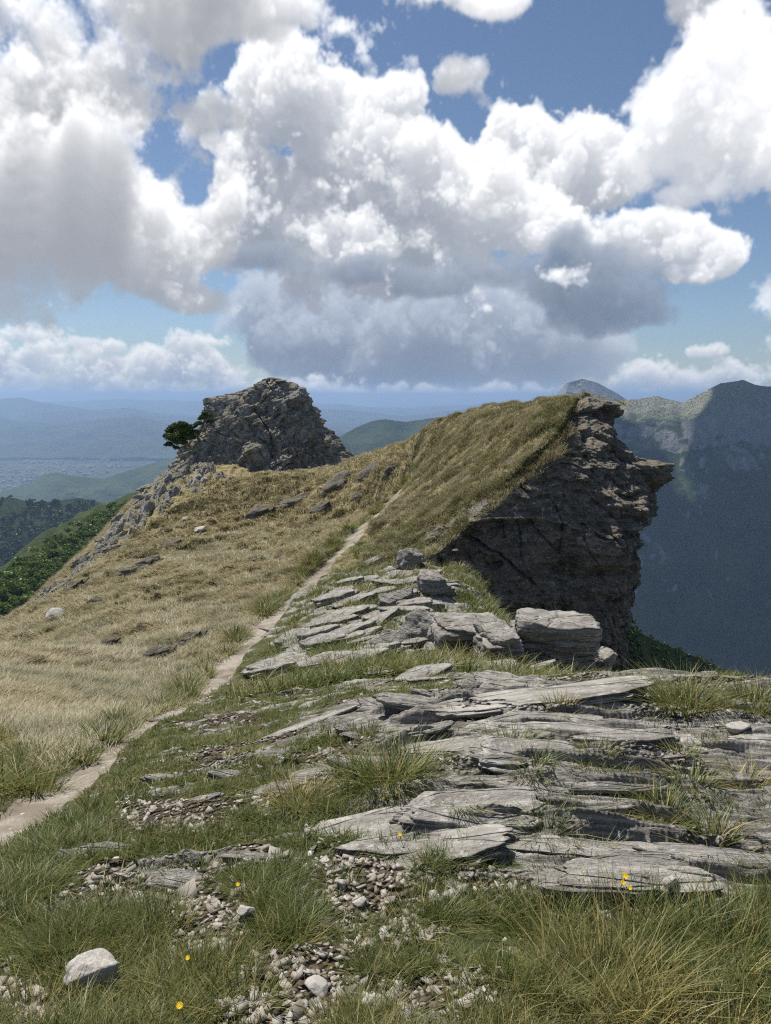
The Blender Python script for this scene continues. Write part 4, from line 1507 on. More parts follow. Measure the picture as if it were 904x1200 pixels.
def make_meadow():
    rg = np.random.default_rng(31)
    parts = []
    # near turf, out to about fourteen metres
    n = 21000
    y = 1.25 * np.exp(rg.random(n) ** 0.8 * math.log(15 / 1.25))
    x = rg.uniform(-.75, .75, n) * y + rg.normal(0, .1, n)
    f = {k: look(x, y, k) for k in ('rock', 'grav', 'trail', 'side', 'dry', 'dp')}
    z = look(x, y)
    px, py = project(x, y, z)
    clump = turf_clumps(x, y)
    p = np.where(f['side'] > 0, .05 + .95 * smooth(-.16, .24, clump), .9)
    p = p * (1 - .93 * smooth(.18, .5, f['rock'] + .12 * fbm2(x * 3, y * 3, 3, 402)))
    p = p * (1 - .92 * smooth(.25, .6, f['grav']))
    p = p * (f['trail'] < .12 + .5 * np.clip(fbm2(x * 2.5, y * 2.5, 3, 405), 0, 1)) * (1 - .9 * soft(px, py, [(a, b, c, d, 1) for a, b, c, d in THIN]))
    p = np.where(f['side'] < 0, p * (1 - .8 * smooth(6.5, 10, y)), p)
    keep = rg.random(n) < p
    x, y, f = x[keep], y[keep], {k: v[keep] for k, v in f.items()}
    big = np.clip(clump[keep] * .5 + .5, 0.1, 1)
    d = np.hypot(x, y)
    hum = fbm2(x * .9, y * .9, 3, 404)
    h = (.024 + .070 * big * rg.uniform(.4, 1.4, len(x))) * np.where(f['rock'] > .2, .8, 1)
    dry = np.clip(.03 + .34 * hum + .25 * f['dry'] + rg.normal(0, .10, len(x)), 0, .85)
    for lo, hi, nb, wd in ((0, 2.6, 64, .0028), (2.6, 4.2, 42, .0036), (4.2, 7.5, 26, .0052), (7.5, 30, 14, .009)):
        m = (d >= lo) & (d < hi)
        k = m.sum()
        parts.append(scatter_tufts(rg, x[m], y[m], nb, np.full(k, .05) * (1 + d[m] * .05), h[m], rg.uniform(.5, 1.0, k), np.full(k, wd), dry[m]))
    v, q, t, c = join(parts)
    o = link("meadow_grass", raw_mesh("meadow_grass", v, [q, t], M['grass'], dict(tone=c)))
    tag(o, "short green and straw coloured meadow grass covering the near ground", "grass", kind='stuff')
    # bank between the trail and the crag, and the brow
    n = 14000
    y = rg.uniform(9, 33, n)
    x = rg.uniform(-.35, .35, n) * y
    f = {k: look(x, y, k) for k in ('rock', 'trail', 'side', 'edge', 'dp')}
    pat = fbm2(x * .9, y * .9, 4, 410)
    keep = (f['side'] > 0) & (f['dp'] > .75 + .3 * rg.random(n)) & (f['edge'] < -.1) & (rg.random(n) < (.5 + 1.1 * pat) * (1 - .55 * smooth(.3, .7, f['rock'])))
    x, y = x[keep], y[keep]
    k = len(x)
    v, q, t, c = scatter_tufts(rg, x, y, 16, rg.uniform(.08, .16, k), rg.uniform(.12, .34, k), rg.uniform(.6, 1.1, k), np.full(k, .015), np.clip(.12 + .4 * fbm2(x * .5, y * .5, 3, 411) + rg.normal(0, .1, k), 0, .9), seg=2)
    o = link("bank_grass", raw_mesh("bank_grass", v, [q, t], M['grass'], dict(tone=c)))
    tag(o, "green grass growing among the ledge rocks between trail and crag", "grass", kind='stuff')


def make_slope_grass():
    rg = np.random.default_rng(33)
    # matted dry grass combed down the slope
    n = 95000
    y = 5.5 * np.exp(rg.random(n) ** .62 * math.log(64 / 5.5))
    x = rg.uniform(-.66, .02, n) * y + 1
    side, tr = look(x, y, 'side'), look(x, y, 'trail')
    pat = fbm2(x * .5, y * .5, 4, 420)
    keep = (side < 0) & (tr < .15) & (rg.random(n) < .80 + .5 * pat) & (x > -.62 * y)
    keep &= ~(on_rib(x, y) & (rg.random(n) < .85))
    x, y, pat = x[keep], y[keep], pat[keep]
    gx, gy = (look(x + .8, y) - look(x - .8, y)) / 1.6, (look(x, y + .8) - look(x, y - .8)) / 1.6
    down = np.arctan2(-gx, -gy) + rg.normal(0, .35, len(x)) + .2
    th = rg.uniform(.5, 1.5, len(x)) ** 1.3
    td = rg.normal(0, .15, len(x))
    nb = 11
    k = np.repeat(np.arange(len(x)), nb)
    m = len(k)
    d = np.hypot(x, y)[k]
    rr = (.045 + .0016 * d) * th[k]
    bx, by = x[k] + rg.normal(0, 1, m) * rr, y[k] + rg.normal(0, 1, m) * rr
    bz = look(bx, by) - .01
    az = down[k] + rg.normal(0, .6, m)
    h = rg.uniform(.05, .125, m) * th[k] * (.75 + .55 * smooth(8, 30, d))
    green = fbm2(bx * .22, by * .35, 4, 423) + .35 * fbm2(bx * 1.3, by * 1.3, 3, 424)
    dry = np.clip(.72 - .75 * green + td[k] + rg.normal(0, .14, m), 0.05, 1)
    dark = fbm2(bx * 1.1, by * 1.5, 4, 426)
    dry = np.where(rg.random(m) < .1, .15, dry)
    dry = dry * (1 - .75 * smooth(.18, .5, dark))
    v, q, t, c = blades(np.stack([bx, by, bz], 1), az, h, rg.uniform(.5, 1.3, m), rg.uniform(.2, 1.0, m), .0045 + .00065 * d, dry.astype(np.float32), rg.random(m).astype(np.float32), 2)
    o = link("dry_grass", raw_mesh("dry_grass", v, [q, t], M['drygrass'], dict(tone=c)))
    tag(o, "matted straw coloured grass combed down the steep slope", "grass", kind='stuff')
    # tussocky grass on the crest above the crag
    n = 34000
    y = rg.uniform(25.5, 50, n)
    x = rg.uniform(-.02, .36, n) * y
    side, edge, tr = look(x, y, 'side'), look(x, y, 'edge'), look(x, y, 'trail')
    pat = fbm2(x * .8, y * .8, 4, 430)
    lim = np.where(x < 7.2, 1.35 + .5 * fbm2(x * 1.2, y * 1.2, 3, 433), .2)
    keep = (side > 0) & (edge < lim) & (tr < .1) & (rg.random(n) < .6 + .9 * pat)
    x, y, pat = x[keep], y[keep], pat[keep]
    kk = len(x)
    dry = np.clip(.40 + .6 * fbm2(x * .5, y * .5, 4, 431) + .5 * fbm2(x * 1.6, y * 1.6, 3, 432) + rg.normal(0, .16, kk), .02, .95)
    def crest_z(u, v):
        e = look(u, v, 'edge')
        return np.where((e > .1) & (v > 25), np.maximum(T_TOP(u, v) - .06, look(u, v)), look(u, v))
    v, q, t, c = scatter_tufts(rg, x, y, 15, rg.uniform(.10, .22, kk), .09 + .24 * np.clip(pat + .25, .05, 1), rg.uniform(.6, 1.2, kk), np.full(kk, .022), dry, seg=2, zfn=crest_z)
    o = link("crest_grass", raw_mesh("crest_grass", v, [q, t], M['drygrass'], dict(tone=c)))
    tag(o, "tussocky golden and green grass on the crest above the crag", "grass", kind='stuff')


def tussock(px, py, h, rad, n, dry, label, group, cat="grass tussock", spread=.9, width=.0042, y1=40, seed=0, p=None, name="grass_tussock", seg=4):
    rg = np.random.default_rng(900 + seed)
    p = ground_at(px, py, 1.2, y1) if p is None else p
    args = tuft_blades(rg, (0, 0, 0), n, rad, h, spread, width, dry)
    args[0][:, 2] = look(p[0] + args[0][:, 0], p[1] + args[0][:, 1]) - p[2] - .015
    v, q, t, c = blades(args[0], *args[1:6], args[6].astype(np.float32), args[7], seg)
    o = link(name, raw_mesh(name, v, [q, t], M['grass'], dict(tone=c)))
    o.location = [float(u) for u in p]
    return tag(o, label, cat, group, 'thing')


def make_tussocks():
    G = "tall tussocks standing out of the turf"
    rows = [
        (803, 832, .27, .16, 420, .30, "tall yellow-green tussock on the brow, second from the frame's edge"),
        (884, 826, .22, .20, 420, .28, "bushy tussock on the brow at the frame's edge"),
        (455, 918, .23, .17, 420, .12, "big dark green tussock in the middle of the ledges"),
        (415, 918, .18, .12, 260, .10, "dark green tussock touching the big one's left side"),
        (480, 905, .18, .10, 220, .35, "straw tipped tussock touching the big one's right side"),
        (598, 878, .14, .13, 260, .15, "low spreading tussock below the longest bare slab"),
        (350, 945, .15, .10, 220, .55, "pale straw coloured tussock right of the trail"),
        (655, 835, .11, .08, 160, .40, "small yellowish tussock growing on the longest bare slab"),
        (625, 905, .11, .08, 150, .15, "small green tussock between two thin ledges"),
        (700, 888, .09, .08, 140, .12, "low dark tussock beside the lip-shaped slab"),
        (800, 888, .09, .08, 140, .20, "low tussock on the ledges under the brow's tall tussock"),
        (780, 960, .13, .07, 160, .25, "upright tussock in a crack of the wide pale slab"),
        (840, 990, .15, .07, 160, .25, "slim tussock rooted in the lowest broad ledge"),
        (812, 918, .12, .09, 160, .15, "round tussock on the wide pale slab"),
        (875, 925, .14, .09, 160, .50, "straw coloured tussock on the ledges by the frame's edge"),
        (640, 985, .14, .06, 150, .2, "narrow tussock beside the square-ended slab"),
        (540, 948, .09, .07, 140, .25, "bright small tussock above the square-ended slab"),
        (690, 1005, .12, .08, 160, .3, "short tussock in the dark gap of the ledges"),
        (705, 1170, .30, .17, 700, .38, "huge yellowing tussock with dead brown stems at its foot"),
        (745, 1100, .26, .20, 620, .12, "tall dark tussock behind the huge yellowing one"),
        (830, 1130, .27, .22, 700, .10, "widest dark tussock in the corner"),
        (640, 1095, .22, .16, 480, .14, "green tussock left of the tall dark one"),
        (885, 1120, .26, .16, 500, .20, "tussock at the frame's edge above the corner"),
        (760, 1225, .22, .12, 380, .50, "pale bleached tussock at the very bottom"),
        (850, 1235, .20, .14, 420, .42, "light streaked tussock in the bottom corner"),
        (600, 1180, .17, .13, 360, .10, "dark tussock left of the huge yellowing one"),
        (560, 1215, .14, .10, 300, .10, "dark small tussock at the bottom middle"),
        (330, 1110, .15, .12, 340, .15, "green tussock right of the two-stone pile"),
        (180, 1100, .17, .13, 380, .18, "tussock behind the grey rounded boulder"),
        (130, 1060, .15, .11, 300, .12, "tussock above the grey rounded boulder"),
        (60, 1090, .17, .14, 380, .15, "dark tussock left of the grey rounded boulder"),
        (230, 1160, .17, .13, 380, .35, "straw streaked tussock right of the grey rounded boulder"),
        (280, 1180, .16, .12, 360, .12, "dark green tussock near the bottom, left of the gravel strip"),
        (40, 1190, .15, .12, 340, .45, "dry tussock in the bottom corner under the boulder"),
        (490, 1085, .13, .13, 320, .22, "wide tussock under the low flat slab"),
        (420, 1100, .11, .11, 280, .14, "small tussock below the gravel hollow"),
        (445, 1140, .10, .09, 240, .15, "tussock between the cracked pale slab and the thin slab"),
        (25, 1040, .16, .12, 340, .15, "tussock by the frame's edge under the trail"),
        (230, 1020, .13, .12, 300, .12, "tussock in front of the trail-side slabs"),
    ]
    for i, (px, py, h, r, n, dry, lab) in enumerate(rows):
        tussock(px, py, h * (.70 if px > 590 else .66) if py > 990 else h, r, int(n * (.7 if py > 1000 else 1)), dry * (.5 if dry < .36 else 1.0), lab, G, seed=i, width=.0036 if py > 1000 else .005, y1=16, spread=.62 if py > 1085 else .85)
    # the row of dark tussocks along the trail's upper side
    rg = np.random.default_rng(55)
    P = PATH_A
    s = np.r_[0, np.cumsum(np.hypot(*(P[1:, :2] - P[:-1, :2]).T))]
    G2 = "dark green tussocks lining the upper side of the trail"
    T = np.sort(np.r_[rg.uniform(1.5, 8, 15), rg.uniform(8, 44, 82)])
    for i, t in enumerate(T):
        x, y = np.interp(t, s, P[:, 0]), np.interp(t, s, P[:, 1])
        x2, y2 = np.interp(t + .3, s, P[:, 0]), np.interp(t + .3, s, P[:, 1])
        dx, dy = x2 - x, y2 - y
        L = math.hypot(dx, dy) + 1e-6
        off = -float(path_half_width(t)) * 1.05 - abs(rg.normal(.14, .16))
        x, y = x + dy / L * off, y - dx / L * off
        p = np.array([x, y, float(look(x, y))])
        hh = rg.uniform(.16, .33) * (1 + .6 * smooth(8, 25, y))
        tussock(0, 0, hh, rg.uniform(.10, .2) * (1 + .5 * smooth(8, 25, y)), 150, rg.uniform(.02, .22), "dark green tussock in the row along the trail's upper side", G2, seed=100 + i, p=p, width=.006 + .0005 * y, spread=.8, seg=2)


make_meadow()
make_slope_grass()
make_tussocks()

# ------------------------------------------------------------------ mountains, hills and the valley
def mat_mountain(name, forest, forest2, meadow, rock, rock_n, scale, meadow_z=None, tree=1.0, bump=.6):
    """Woods on the easy slopes, rock on the steep ones, pale meadow on the tops."""
    g = NT(name)
    co = g.coord('Object')
    geo = g.n('ShaderNodeNewGeometry')
    sx = g.n('ShaderNodeSeparateXYZ')
    g.put(sx.inputs[0], geo.outputs['Normal'])
    px = g.n('ShaderNodeSeparateXYZ')
    g.put(px.inputs[0], geo.outputs['Position'])
    n1 = g.noise(co, 1.0 / (scale * 6), 6, .6)
    n2 = g.noise(co, 1.0 / scale, 5, .65)
    n3 = g.noise(co, 1.0 / (scale * .22), 4, .7)
    c = g.mix(g.ramp(g.math('ADD', g.math('MULTIPLY', n1, .6), g.math('MULTIPLY', n3, .4)), .36, .62), forest, forest2)
    if meadow_z is not None:
        mz = g.ramp(g.math('ADD', px.outputs[2], g.math('MULTIPLY', g.math('SUBTRACT', n2, .5), scale * 5)), meadow_z - scale * 1.2, meadow_z + scale * 1.2)
        c = g.mix(mz, c, g.mix(g.ramp(n3, .4, .6), meadow, forest2))
    rk = g.mix(g.ramp(g.noise(g.coord('Object', (1, 1, .25)), 1.0 / (scale * .5), 6, .7), .35, .68), tuple(v * .55 for v in rock), rock)
    st = g.math('ADD', sx.outputs[2], g.math('MULTIPLY', g.math('SUBTRACT', n2, .5), .45))
    c = g.mix(g.ramp(st, rock_n + .06, rock_n - .06), c, rk)
    h = g.math('ADD', g.math('MULTIPLY', n3, scale * .25 * tree), g.math('MULTIPLY', n2, scale * .5))
    b = g.bump(h, bump, 1.0)
    g.surf(c, .95, b, .1)
    return g.m


def densify(rows, n):
    """Crest rows (px, py, y) -> n points along px, gently rounded."""
    r = np.array(rows, float)
    u = np.linspace(r[0, 0], r[-1, 0], n)
    out = [np.interp(u, r[:, 0], r[:, k]) for k in (1, 2)]
    return u, out[0], out[1]


def ridge(name, mat, crest, base, prof, n=420, m=230, back=(.8, 1.0), amp=60, wl=900, seed=0, jag=.25, m_back=40, kind='structure', gain=.52, drop=None, label=None, cat=None, spur=0.0):
    """A mountain side: CREST (px, py, distance); BASE (distance, height) of its foot; PROF maps 0..1 down the face to 0..1 of the drop."""
    u, py, yc = densify(crest, n)
    C = np.stack(at(u, py, yc), -1)
    a, _ = ray(u, py)
    b = np.array(base, float)
    yb = np.interp(u, b[:, 0], b[:, 1])
    zb = np.interp(u, b[:, 0], b[:, 2])
    B = np.stack([a * yb, yb, zb], -1)
    v = np.linspace(0, 1, m) ** 1.25
    pv = np.interp(v, [p[0] for p in prof], [p[1] for p in prof])
    F = C[None] + (B - C)[None] * np.stack([v, v, pv], -1)[:, None, :]
    vb = np.linspace(1, 0, m_back, endpoint=False)
    Bk = C[None].repeat(m_back, 0).copy()
    dep = (yc - yb)
    Bk[..., 0] += a[None] * dep[None] * vb[:, None] * back[0]
    Bk[..., 1] += dep[None] * vb[:, None] * back[0]
    Bk[..., 2] -= (np.maximum(C[:, 2] - zb, 0) if drop is None else np.full(n, float(drop)))[None] * vb[:, None] * back[1]
    P = np.concatenate([Bk, F])
    vv = np.r_[-vb, v]
    x, y = P[..., 0], P[..., 1]
    env = (jag + (1 - jag) * smooth(0, .35, np.abs(vv))) * (1 - .8 * smooth(.85, 1, np.abs(vv)))
    nz = ridged2(x / wl, y / wl, 6, seed, gain) - .62
    nz = nz * 1.6 + .5 * fbm2(x / wl * 3, y / wl * 3, 5, seed + 31, .55)
    P[..., 2] += amp * nz * env[:, None]
    if spur:
        # spurs run straight down the face
        q = ridged2(x / wl * 1.6, (y / wl) * .35, 3, seed + 61) - .6
        P[..., 2] += spur * q * env[:, None]
    me = raw_mesh(name, P.reshape(-1, 3), grid_faces(m + m_back, n), mat)
    if me.polygons[(m_back + m // 2) * (n - 1) + n // 2].normal.z < 0:
        me.flip_normals()
    o = link(name, me)
    tag(o, label, cat, kind=kind)
    return o, P


def make_far():
    F1, F2 = (.012, .024, .011), (.058, .082, .034)
    m_right = mat_mountain("limestone_mountain", F1, F2, (.31, .295, .25), (.30, .30, .30), .54, 45, meadow_z=-120)
    ridge("mountain", m_right,
          [(380, 560, 6200), (520, 520, 5600), (655, 478, 5000), (735, 469, 4700), (748, 468, 4700), (770, 463, 4700), (785, 466, 4650), (800, 470, 4600), (822, 461, 4500), (845, 449, 4400), (858, 448, 4380), (872, 445, 4350), (888, 450, 4300), (905, 449, 4300), (960, 440, 4200), (1100, 425, 4000), (1400, 420, 3800)],
          [(380, 3200, -1050), (720, 2500, -1080), (900, 2300, -1050), (1400, 2000, -1000)],
          [(0, 0), (.07, .07), (.12, .13), (.17, .32), (.215, .42), (.3, .50), (.6, .76), (1, 1)], n=620, m=330, amp=110, wl=1000, seed=3, jag=.20, spur=190)
    m_peak = mat_mountain("grey_peak", F1, F2, (.14, .14, .08), (.30, .30, .31), .80, 60, meadow_z=400)
    ridge("mountain", m_peak, [(560, 505, 8200), (620, 482, 8000), (648, 468, 7900), (656, 458, 7850), (664, 449, 7800), (683, 444, 7800), (700, 448, 7850), (716, 457, 7900), (736, 469, 8000), (800, 490, 8200), (900, 500, 8300)],
          [(560, 6000, -500), (900, 6000, -500)], [(0, 0), (.2, .4), (1, 1)], n=320, m=140, amp=70, wl=700, seed=8, jag=.12)
    m_blue = mat_mountain("wooded_ridge", F1, F2, (.10, .11, .05), (.2, .2, .19), .3, 60)
    ridge("hill", m_blue, [(250, 560, 6200), (330, 536, 6400), (395, 514, 6600), (420, 500, 6800), (436, 494, 6900), (452, 491, 7000), (475, 494, 7000), (500, 490, 6900), (530, 487, 6900), (580, 492, 6800), (700, 505, 6600)],
          [(250, 4600, -1100), (700, 4600, -1100)], [(0, 0), (.3, .35), (1, 1)], n=360, m=140, amp=90, wl=1300, seed=12, jag=.15)
    m_far = mat_mountain("far_range", (.035, .05, .03), (.07, .085, .045), (.12, .12, .07), (.25, .25, .24), .35, 220)
    ridge("far_hills", m_far, [(-500, 472, 40000), (-200, 468, 40000), (0, 468, 40000), (60, 470, 40000), (150, 468, 40000), (300, 471, 40000), (400, 474, 40000), (470, 478, 40000), (560, 474, 40000), (700, 470, 40000), (1000, 470, 40000)],
          [(-500, 30000, -1150), (1000, 30000, -1150)], [(0, 0), (1, 1)], n=420, m=70, amp=260, wl=5200, seed=21, jag=.3)
    ridge("far_hills", m_far, [(-400, 476, 25000), (-120, 470, 25000), (0, 467, 25000), (24, 465, 25000), (60, 473, 25000), (105, 481, 25000), (150, 476, 25000), (175, 483, 25000), (210, 487, 25000), (300, 486, 25500), (360, 478, 26000), (420, 482, 26000), (470, 488, 26000), (540, 480, 26000), (620, 478, 26000), (760, 486, 26000)],
          [(-400, 18500, -1130), (760, 18500, -1130)], [(0, 0), (.3, .4), (1, 1)], n=460, m=120, amp=300, wl=3600, seed=24, jag=.16)
    ridge("far_hills", m_far, [(-400, 500, 18000), (-100, 492, 18000), (0, 490, 18000), (70, 498, 18000), (130, 489, 18000), (160, 486, 18000), (200, 497, 18000), (270, 500, 18000), (380, 500, 18000), (520, 502, 18000), (700, 505, 18000)],
          [(-400, 14000, -1140), (700, 14000, -1140)], [(0, 0), (.35, .5), (1, 1)], n=460, m=120, amp=240, wl=2300, seed=27, jag=.2)
    m_mid = mat_mountain("middle_hill", (.035, .058, .024), (.075, .105, .045), (.15, .16, .075), (.3, .3, .28), .35, 60)
    ridge("hill", m_mid, [(-260, 600, 6600), (-60, 588, 6800), (0, 579, 7000), (25, 569, 7200), (52, 556, 7400), (66, 553, 7400), (88, 558, 7400), (122, 562, 7400), (150, 552, 7700), (185, 541, 8000), (215, 534, 8200), (300, 528, 8300), (420, 530, 8300), (560, 540, 8000)],
          [(-260, 5000, -1130), (560, 5600, -1130)], [(0, 0), (.3, .42), (1, 1)], n=420, m=170, amp=110, wl=1000, seed=31, jag=.12)
    m_dark = mat_mountain("wooded_hill", (.020, .036, .014), (.050, .072, .026), (.11, .12, .05), (.2, .19, .17), .25, 26, tree=1.6, bump=1.0)
    _, Pd = ridge("hill", m_dark, [(-320, 570, 2100), (-120, 578, 2150), (0, 583, 2200), (18, 582, 2200), (44, 589, 2200), (62, 586, 2220), (92, 584, 2250), (120, 590, 2300), (138, 594, 2300), (170, 606, 2300), (240, 630, 2300), (330, 680, 2300)],
          [(-320, 1000, -560), (330, 1300, -760)], [(0, 0), (.25, .3), (1, 1)], n=380, m=190, amp=75, wl=420, seed=35, jag=.10, spur=70)
    m_near = mat_mountain("near_wood_ground", (.03, .045, .016), (.06, .08, .03), (.11, .12, .05), (.2, .19, .17), .2, 9)
    _, Pn = ridge("hillside", m_near, [(-300, 790, 270), (-80, 712, 330), (0, 684, 400), (40, 656, 470), (80, 630, 540), (110, 612, 600), (150, 592, 680), (220, 575, 760), (300, 600, 800)],
          [(-300, 120, -120), (300, 240, -150)], [(0, 0), (.4, .5), (1, 1)], n=260, m=150, amp=14, wl=120, seed=39, jag=.25)
    m_flank = mat_mountain("green_flank", (.035, .055, .018), (.075, .105, .032), (.15, .165, .055), (.2, .2, .18), .2, 14)
    _, Pf = ridge("hillside", m_flank, [(560, 640, 140), (690, 700, 160), (716, 716, 172), (740, 732, 190), (770, 750, 220), (800, 764, 260), (830, 775, 300), (856, 788, 340), (900, 812, 380), (1000, 860, 420), (1200, 950, 500)],
          [(560, 80, -60), (720, 98, -64), (800, 150, -104), (860, 210, -150), (1000, 300, -220), (1200, 380, -280)], [(0, 0), (.4, .42), (1, 1)], n=240, m=140, amp=6, wl=50, seed=43, jag=.15, drop=160)
    # the valley floor, one sheet out to the horizon
    az = np.radians(np.linspace(0, 360, 361)[:-1])
    r = 120 * np.exp(np.linspace(0, math.log(75000 / 120), 150))
    R, A = np.meshgrid(r, az, indexing='ij')
    x, y = R * np.sin(A), R * np.cos(A)
    z = -190 - 1000 * smooth(100, 2600, R) + 40 * fbm2(x / 1500, y / 1500, 4, 51) * smooth(2000, 6000, R) + 26 * fbm2(x / 260, y / 260, 4, 52) * smooth(200, 900, R)
    m_val = mat_mountain("valley", (.035, .055, .025), (.08, .10, .05), (.13, .13, .07), (.25, .24, .22), .1, 130)
    me = raw_mesh("valley_floor", np.stack([x, y, z], -1).reshape(-1, 3), grid_faces(len(r), len(az), wrap_v=True), m_val)
    if me.polygons[500].normal.z < 0:
        me.flip_normals()
    tag(link("valley_floor", me), kind='structure')
    return Pd, Pn, Pf


def mat_leaf(name, a, b, transl=.25):
    return mat_grass(name, a, b, tuple(min(1, v * 1.5) for v in b), transl)


def crown_cloud(rg, c, rad, n, size, flat=.8):
    """Leaf sprays through the outer part of a crown: random little quads in lumps."""
    lumps = rg.normal(size=(9, 3))
    lumps /= np.linalg.norm(lumps, axis=1)[:, None]
    lumps[:, 2] = np.abs(lumps[:, 2]) * .9 - .25
    pick = rg.integers(0, 9, n)
    d = rg.normal(size=(n, 3))
    d /= np.linalg.norm(d, axis=1)[:, None]
    p = lumps[pick] * .55 + d * (.50 * rg.random(n)[:, None] ** .4) * np.array([1, 1, .75])
    p = p * rad * np.array([1, 1, flat]) + c
    nr = d + rg.normal(0, .5, (n, 3))
    nr /= np.linalg.norm(nr, axis=1)[:, None]
    up = rg.normal(size=(n, 3))
    t1 = np.cross(nr, up)
    t1 /= np.linalg.norm(t1, axis=1)[:, None] + 1e-9
    t2 = np.cross(nr, t1)
    s = size * rg.uniform(.6, 1.3, n)[:, None]
    V = np.stack([p - t1 * s, p + t2 * s * .7, p + t1 * s, p - t2 * s * .7], 1)
    return V.reshape(-1, 3)


def forest(name, P, mask_fn, count, rad, n, size, mat, label, seed, lift=.5):
    rg = np.random.default_rng(seed)
    H, W = P.shape[:2]
    vs, tn = [], []
    k = 0
    for _ in range(count * 6):
        if k >= count:
            break
        i, j = int(rg.integers(0, H)), int(rg.integers(0, W))
        p = P[i, j] + rg.normal(0, 1.0, 3) * np.array([rad, rad, 0])
        if not mask_fn(p):
            continue
        r = rad * rg.uniform(.4, 1.0) ** .8 * rg.choice([.75, 1.0, 1.35])
        v = crown_cloud(rg, p + np.array([0, 0, r * lift]), r, n, size * r / rad)
        vs.append(v)
        t = np.empty((len(v), 3), np.float32)
        t[:, 0] = np.clip(rg.normal(.15, .15), 0, .7)
        t[:, 1] = .2
        t[:, 2] = np.repeat(np.clip(rg.random() * .7 + rg.random(n) * .3, 0, 1), 4)
        tn.append(t)
        k += 1
    v = np.concatenate(vs)
    q = np.arange(len(v)).reshape(-1, 4)
    o = link(name, raw_mesh(name, v, q, mat, dict(tone=np.concatenate(tn)), smooth_shade=False))
    tag(o, label, "forest", kind='stuff')


def make_woods(Pd, Pn, Pf):
    leaf = mat_leaf("spring_beech_leaves", (.062, .105, .018), (.13, .185, .035))
    dark = mat_leaf("dark_wood_leaves", (.022, .042, .012), (.05, .08, .022), .15)

    def seen(p, a, b, c, d):
        q = project(p[0], p[1], p[2])
        return a < q[0] < b and c < q[1] < d
    forest("forest", Pn[40:], lambda p: seen(p, -160, 260, 560, 790), 2400, 4.4, 120, .75, leaf, "bright spring green wood climbing the slope beside the ridge", 61)
    forest("forest", Pd[40:], lambda p: seen(p, -160, 260, 560, 740) and noise2(p[0] / 90, p[1] / 160, 5) > -.35, 4200, 8.5, 34, 2.6, dark, "dark green wood covering the rounded hill beyond the slope", 62)
    forest("forest", Pf, lambda p: seen(p, 660, 980, 690, 830) and fbm2(p[0] / 14, p[1] / 20, 3, 6) > .0, 2600, .95, 40, .26, dark, "green scrub wood on the flank below the crag", 63)


def make_town():
    rg = np.random.default_rng(71)
    vs = []
    for k in range(300):
        y = rg.uniform(9800, 14500)
        px = rg.choice([0, 25, 60, 85, 130, 40]) + rg.normal(0, 13)
        a, _ = ray(px, 545)
        x = a * y
        s = rg.uniform(9, 24) * (2.0 if rg.random() < .08 else 1)
        w, d, h = s, s * rg.uniform(.5, 1.2), rg.uniform(9, 20)
        z = -1195 + 40 * float(fbm2(x / 1500, y / 1500, 4, 51)) + 26 * float(fbm2(x / 260, y / 260, 4, 52))
        b = np.array([[-1, -1, 0], [1, -1, 0], [1, 1, 0], [-1, 1, 0], [-1, -1, 1], [1, -1, 1], [1, 1, 1], [-1, 1, 1], [-1, 0, 1.45], [1, 0, 1.45]], float)
        an = rg.uniform(0, 3.14)
        q = b * [w, d, h + 12]
        c, sn = math.cos(an), math.sin(an)
        vs.append(np.stack([x + q[:, 0] * c - q[:, 1] * sn, y + q[:, 0] * sn + q[:, 1] * c, z + q[:, 2]], 1))
    n = len(vs)
    o = (np.arange(n) * 10)[:, None, None]
    q = (o + np.array([[[0, 1, 5, 4], [2, 3, 7, 6], [4, 5, 9, 8], [6, 7, 8, 9]]])).reshape(-1, 4)
    t4 = (o + np.array([[[1, 2, 6, 5], [3, 0, 4, 7]]])).reshape(-1, 4)
    t = (o + np.array([[[5, 6, 9], [7, 4, 8]]])).reshape(-1, 3)
    m = mat_plain("pale_town_walls", (.29, .27, .25), (.22, .17, .14), .004, .9)
    ob = link("town", raw_mesh("town", np.concatenate(vs), [np.concatenate([q, t4]), t], m, smooth_shade=False))
    tag(ob, "pale houses of a far-off town spread over the valley floor", "town", kind='stuff')


def make_shade_cloud():
    """A cumulus added out of view above the frame to shade the right-hand mountain."""
    rg = np.random.default_rng(97)
    c = np.array([1250, 3110, -600]) + np.array(sdir[:]) * 5700  # set along the sun's line so this added, unseen cloud shades the slope
    bm = bmesh.new()
    bmesh.ops.create_icosphere(bm, subdivisions=4, radius=1)
    v0 = np.array([x.co[:] for x in bm.verts])
    f0 = np.array([[w.index for w in x.verts] for x in bm.faces])
    bm.free()
    V, F = [], []
    for k in range(110):
        a, q = rg.uniform(-1, 1), rg.uniform(-1, 1)
        r = rg.uniform(280, 400)
        p = c + [a * 2300, q * 720 + float(np.clip(230 - .45 * (a * 2300 + 1250 - 1700), -160, 500)), rg.uniform(-80, 160)]
        v = v0 * r * np.array([1, 1, .6]) * (1 + .22 * fbm3(v0[:, 0] * 2 + k, v0[:, 1] * 2, v0[:, 2] * 2, 4, 500 + k))[:, None] + p
        F.append(f0 + sum(len(q_) for q_ in V))
        V.append(v)
    o = link("shade_cloud", raw_mesh("shade_cloud", np.concatenate(V), np.concatenate(F), mat_plain("shade_cloud_white", (.85, .86, .88), (.9, .9, .9), .002, 1.0)))
    tag(o, "added cumulus out of view above the frame, shading the right-hand mountain", "shade_cloud", kind='stuff')


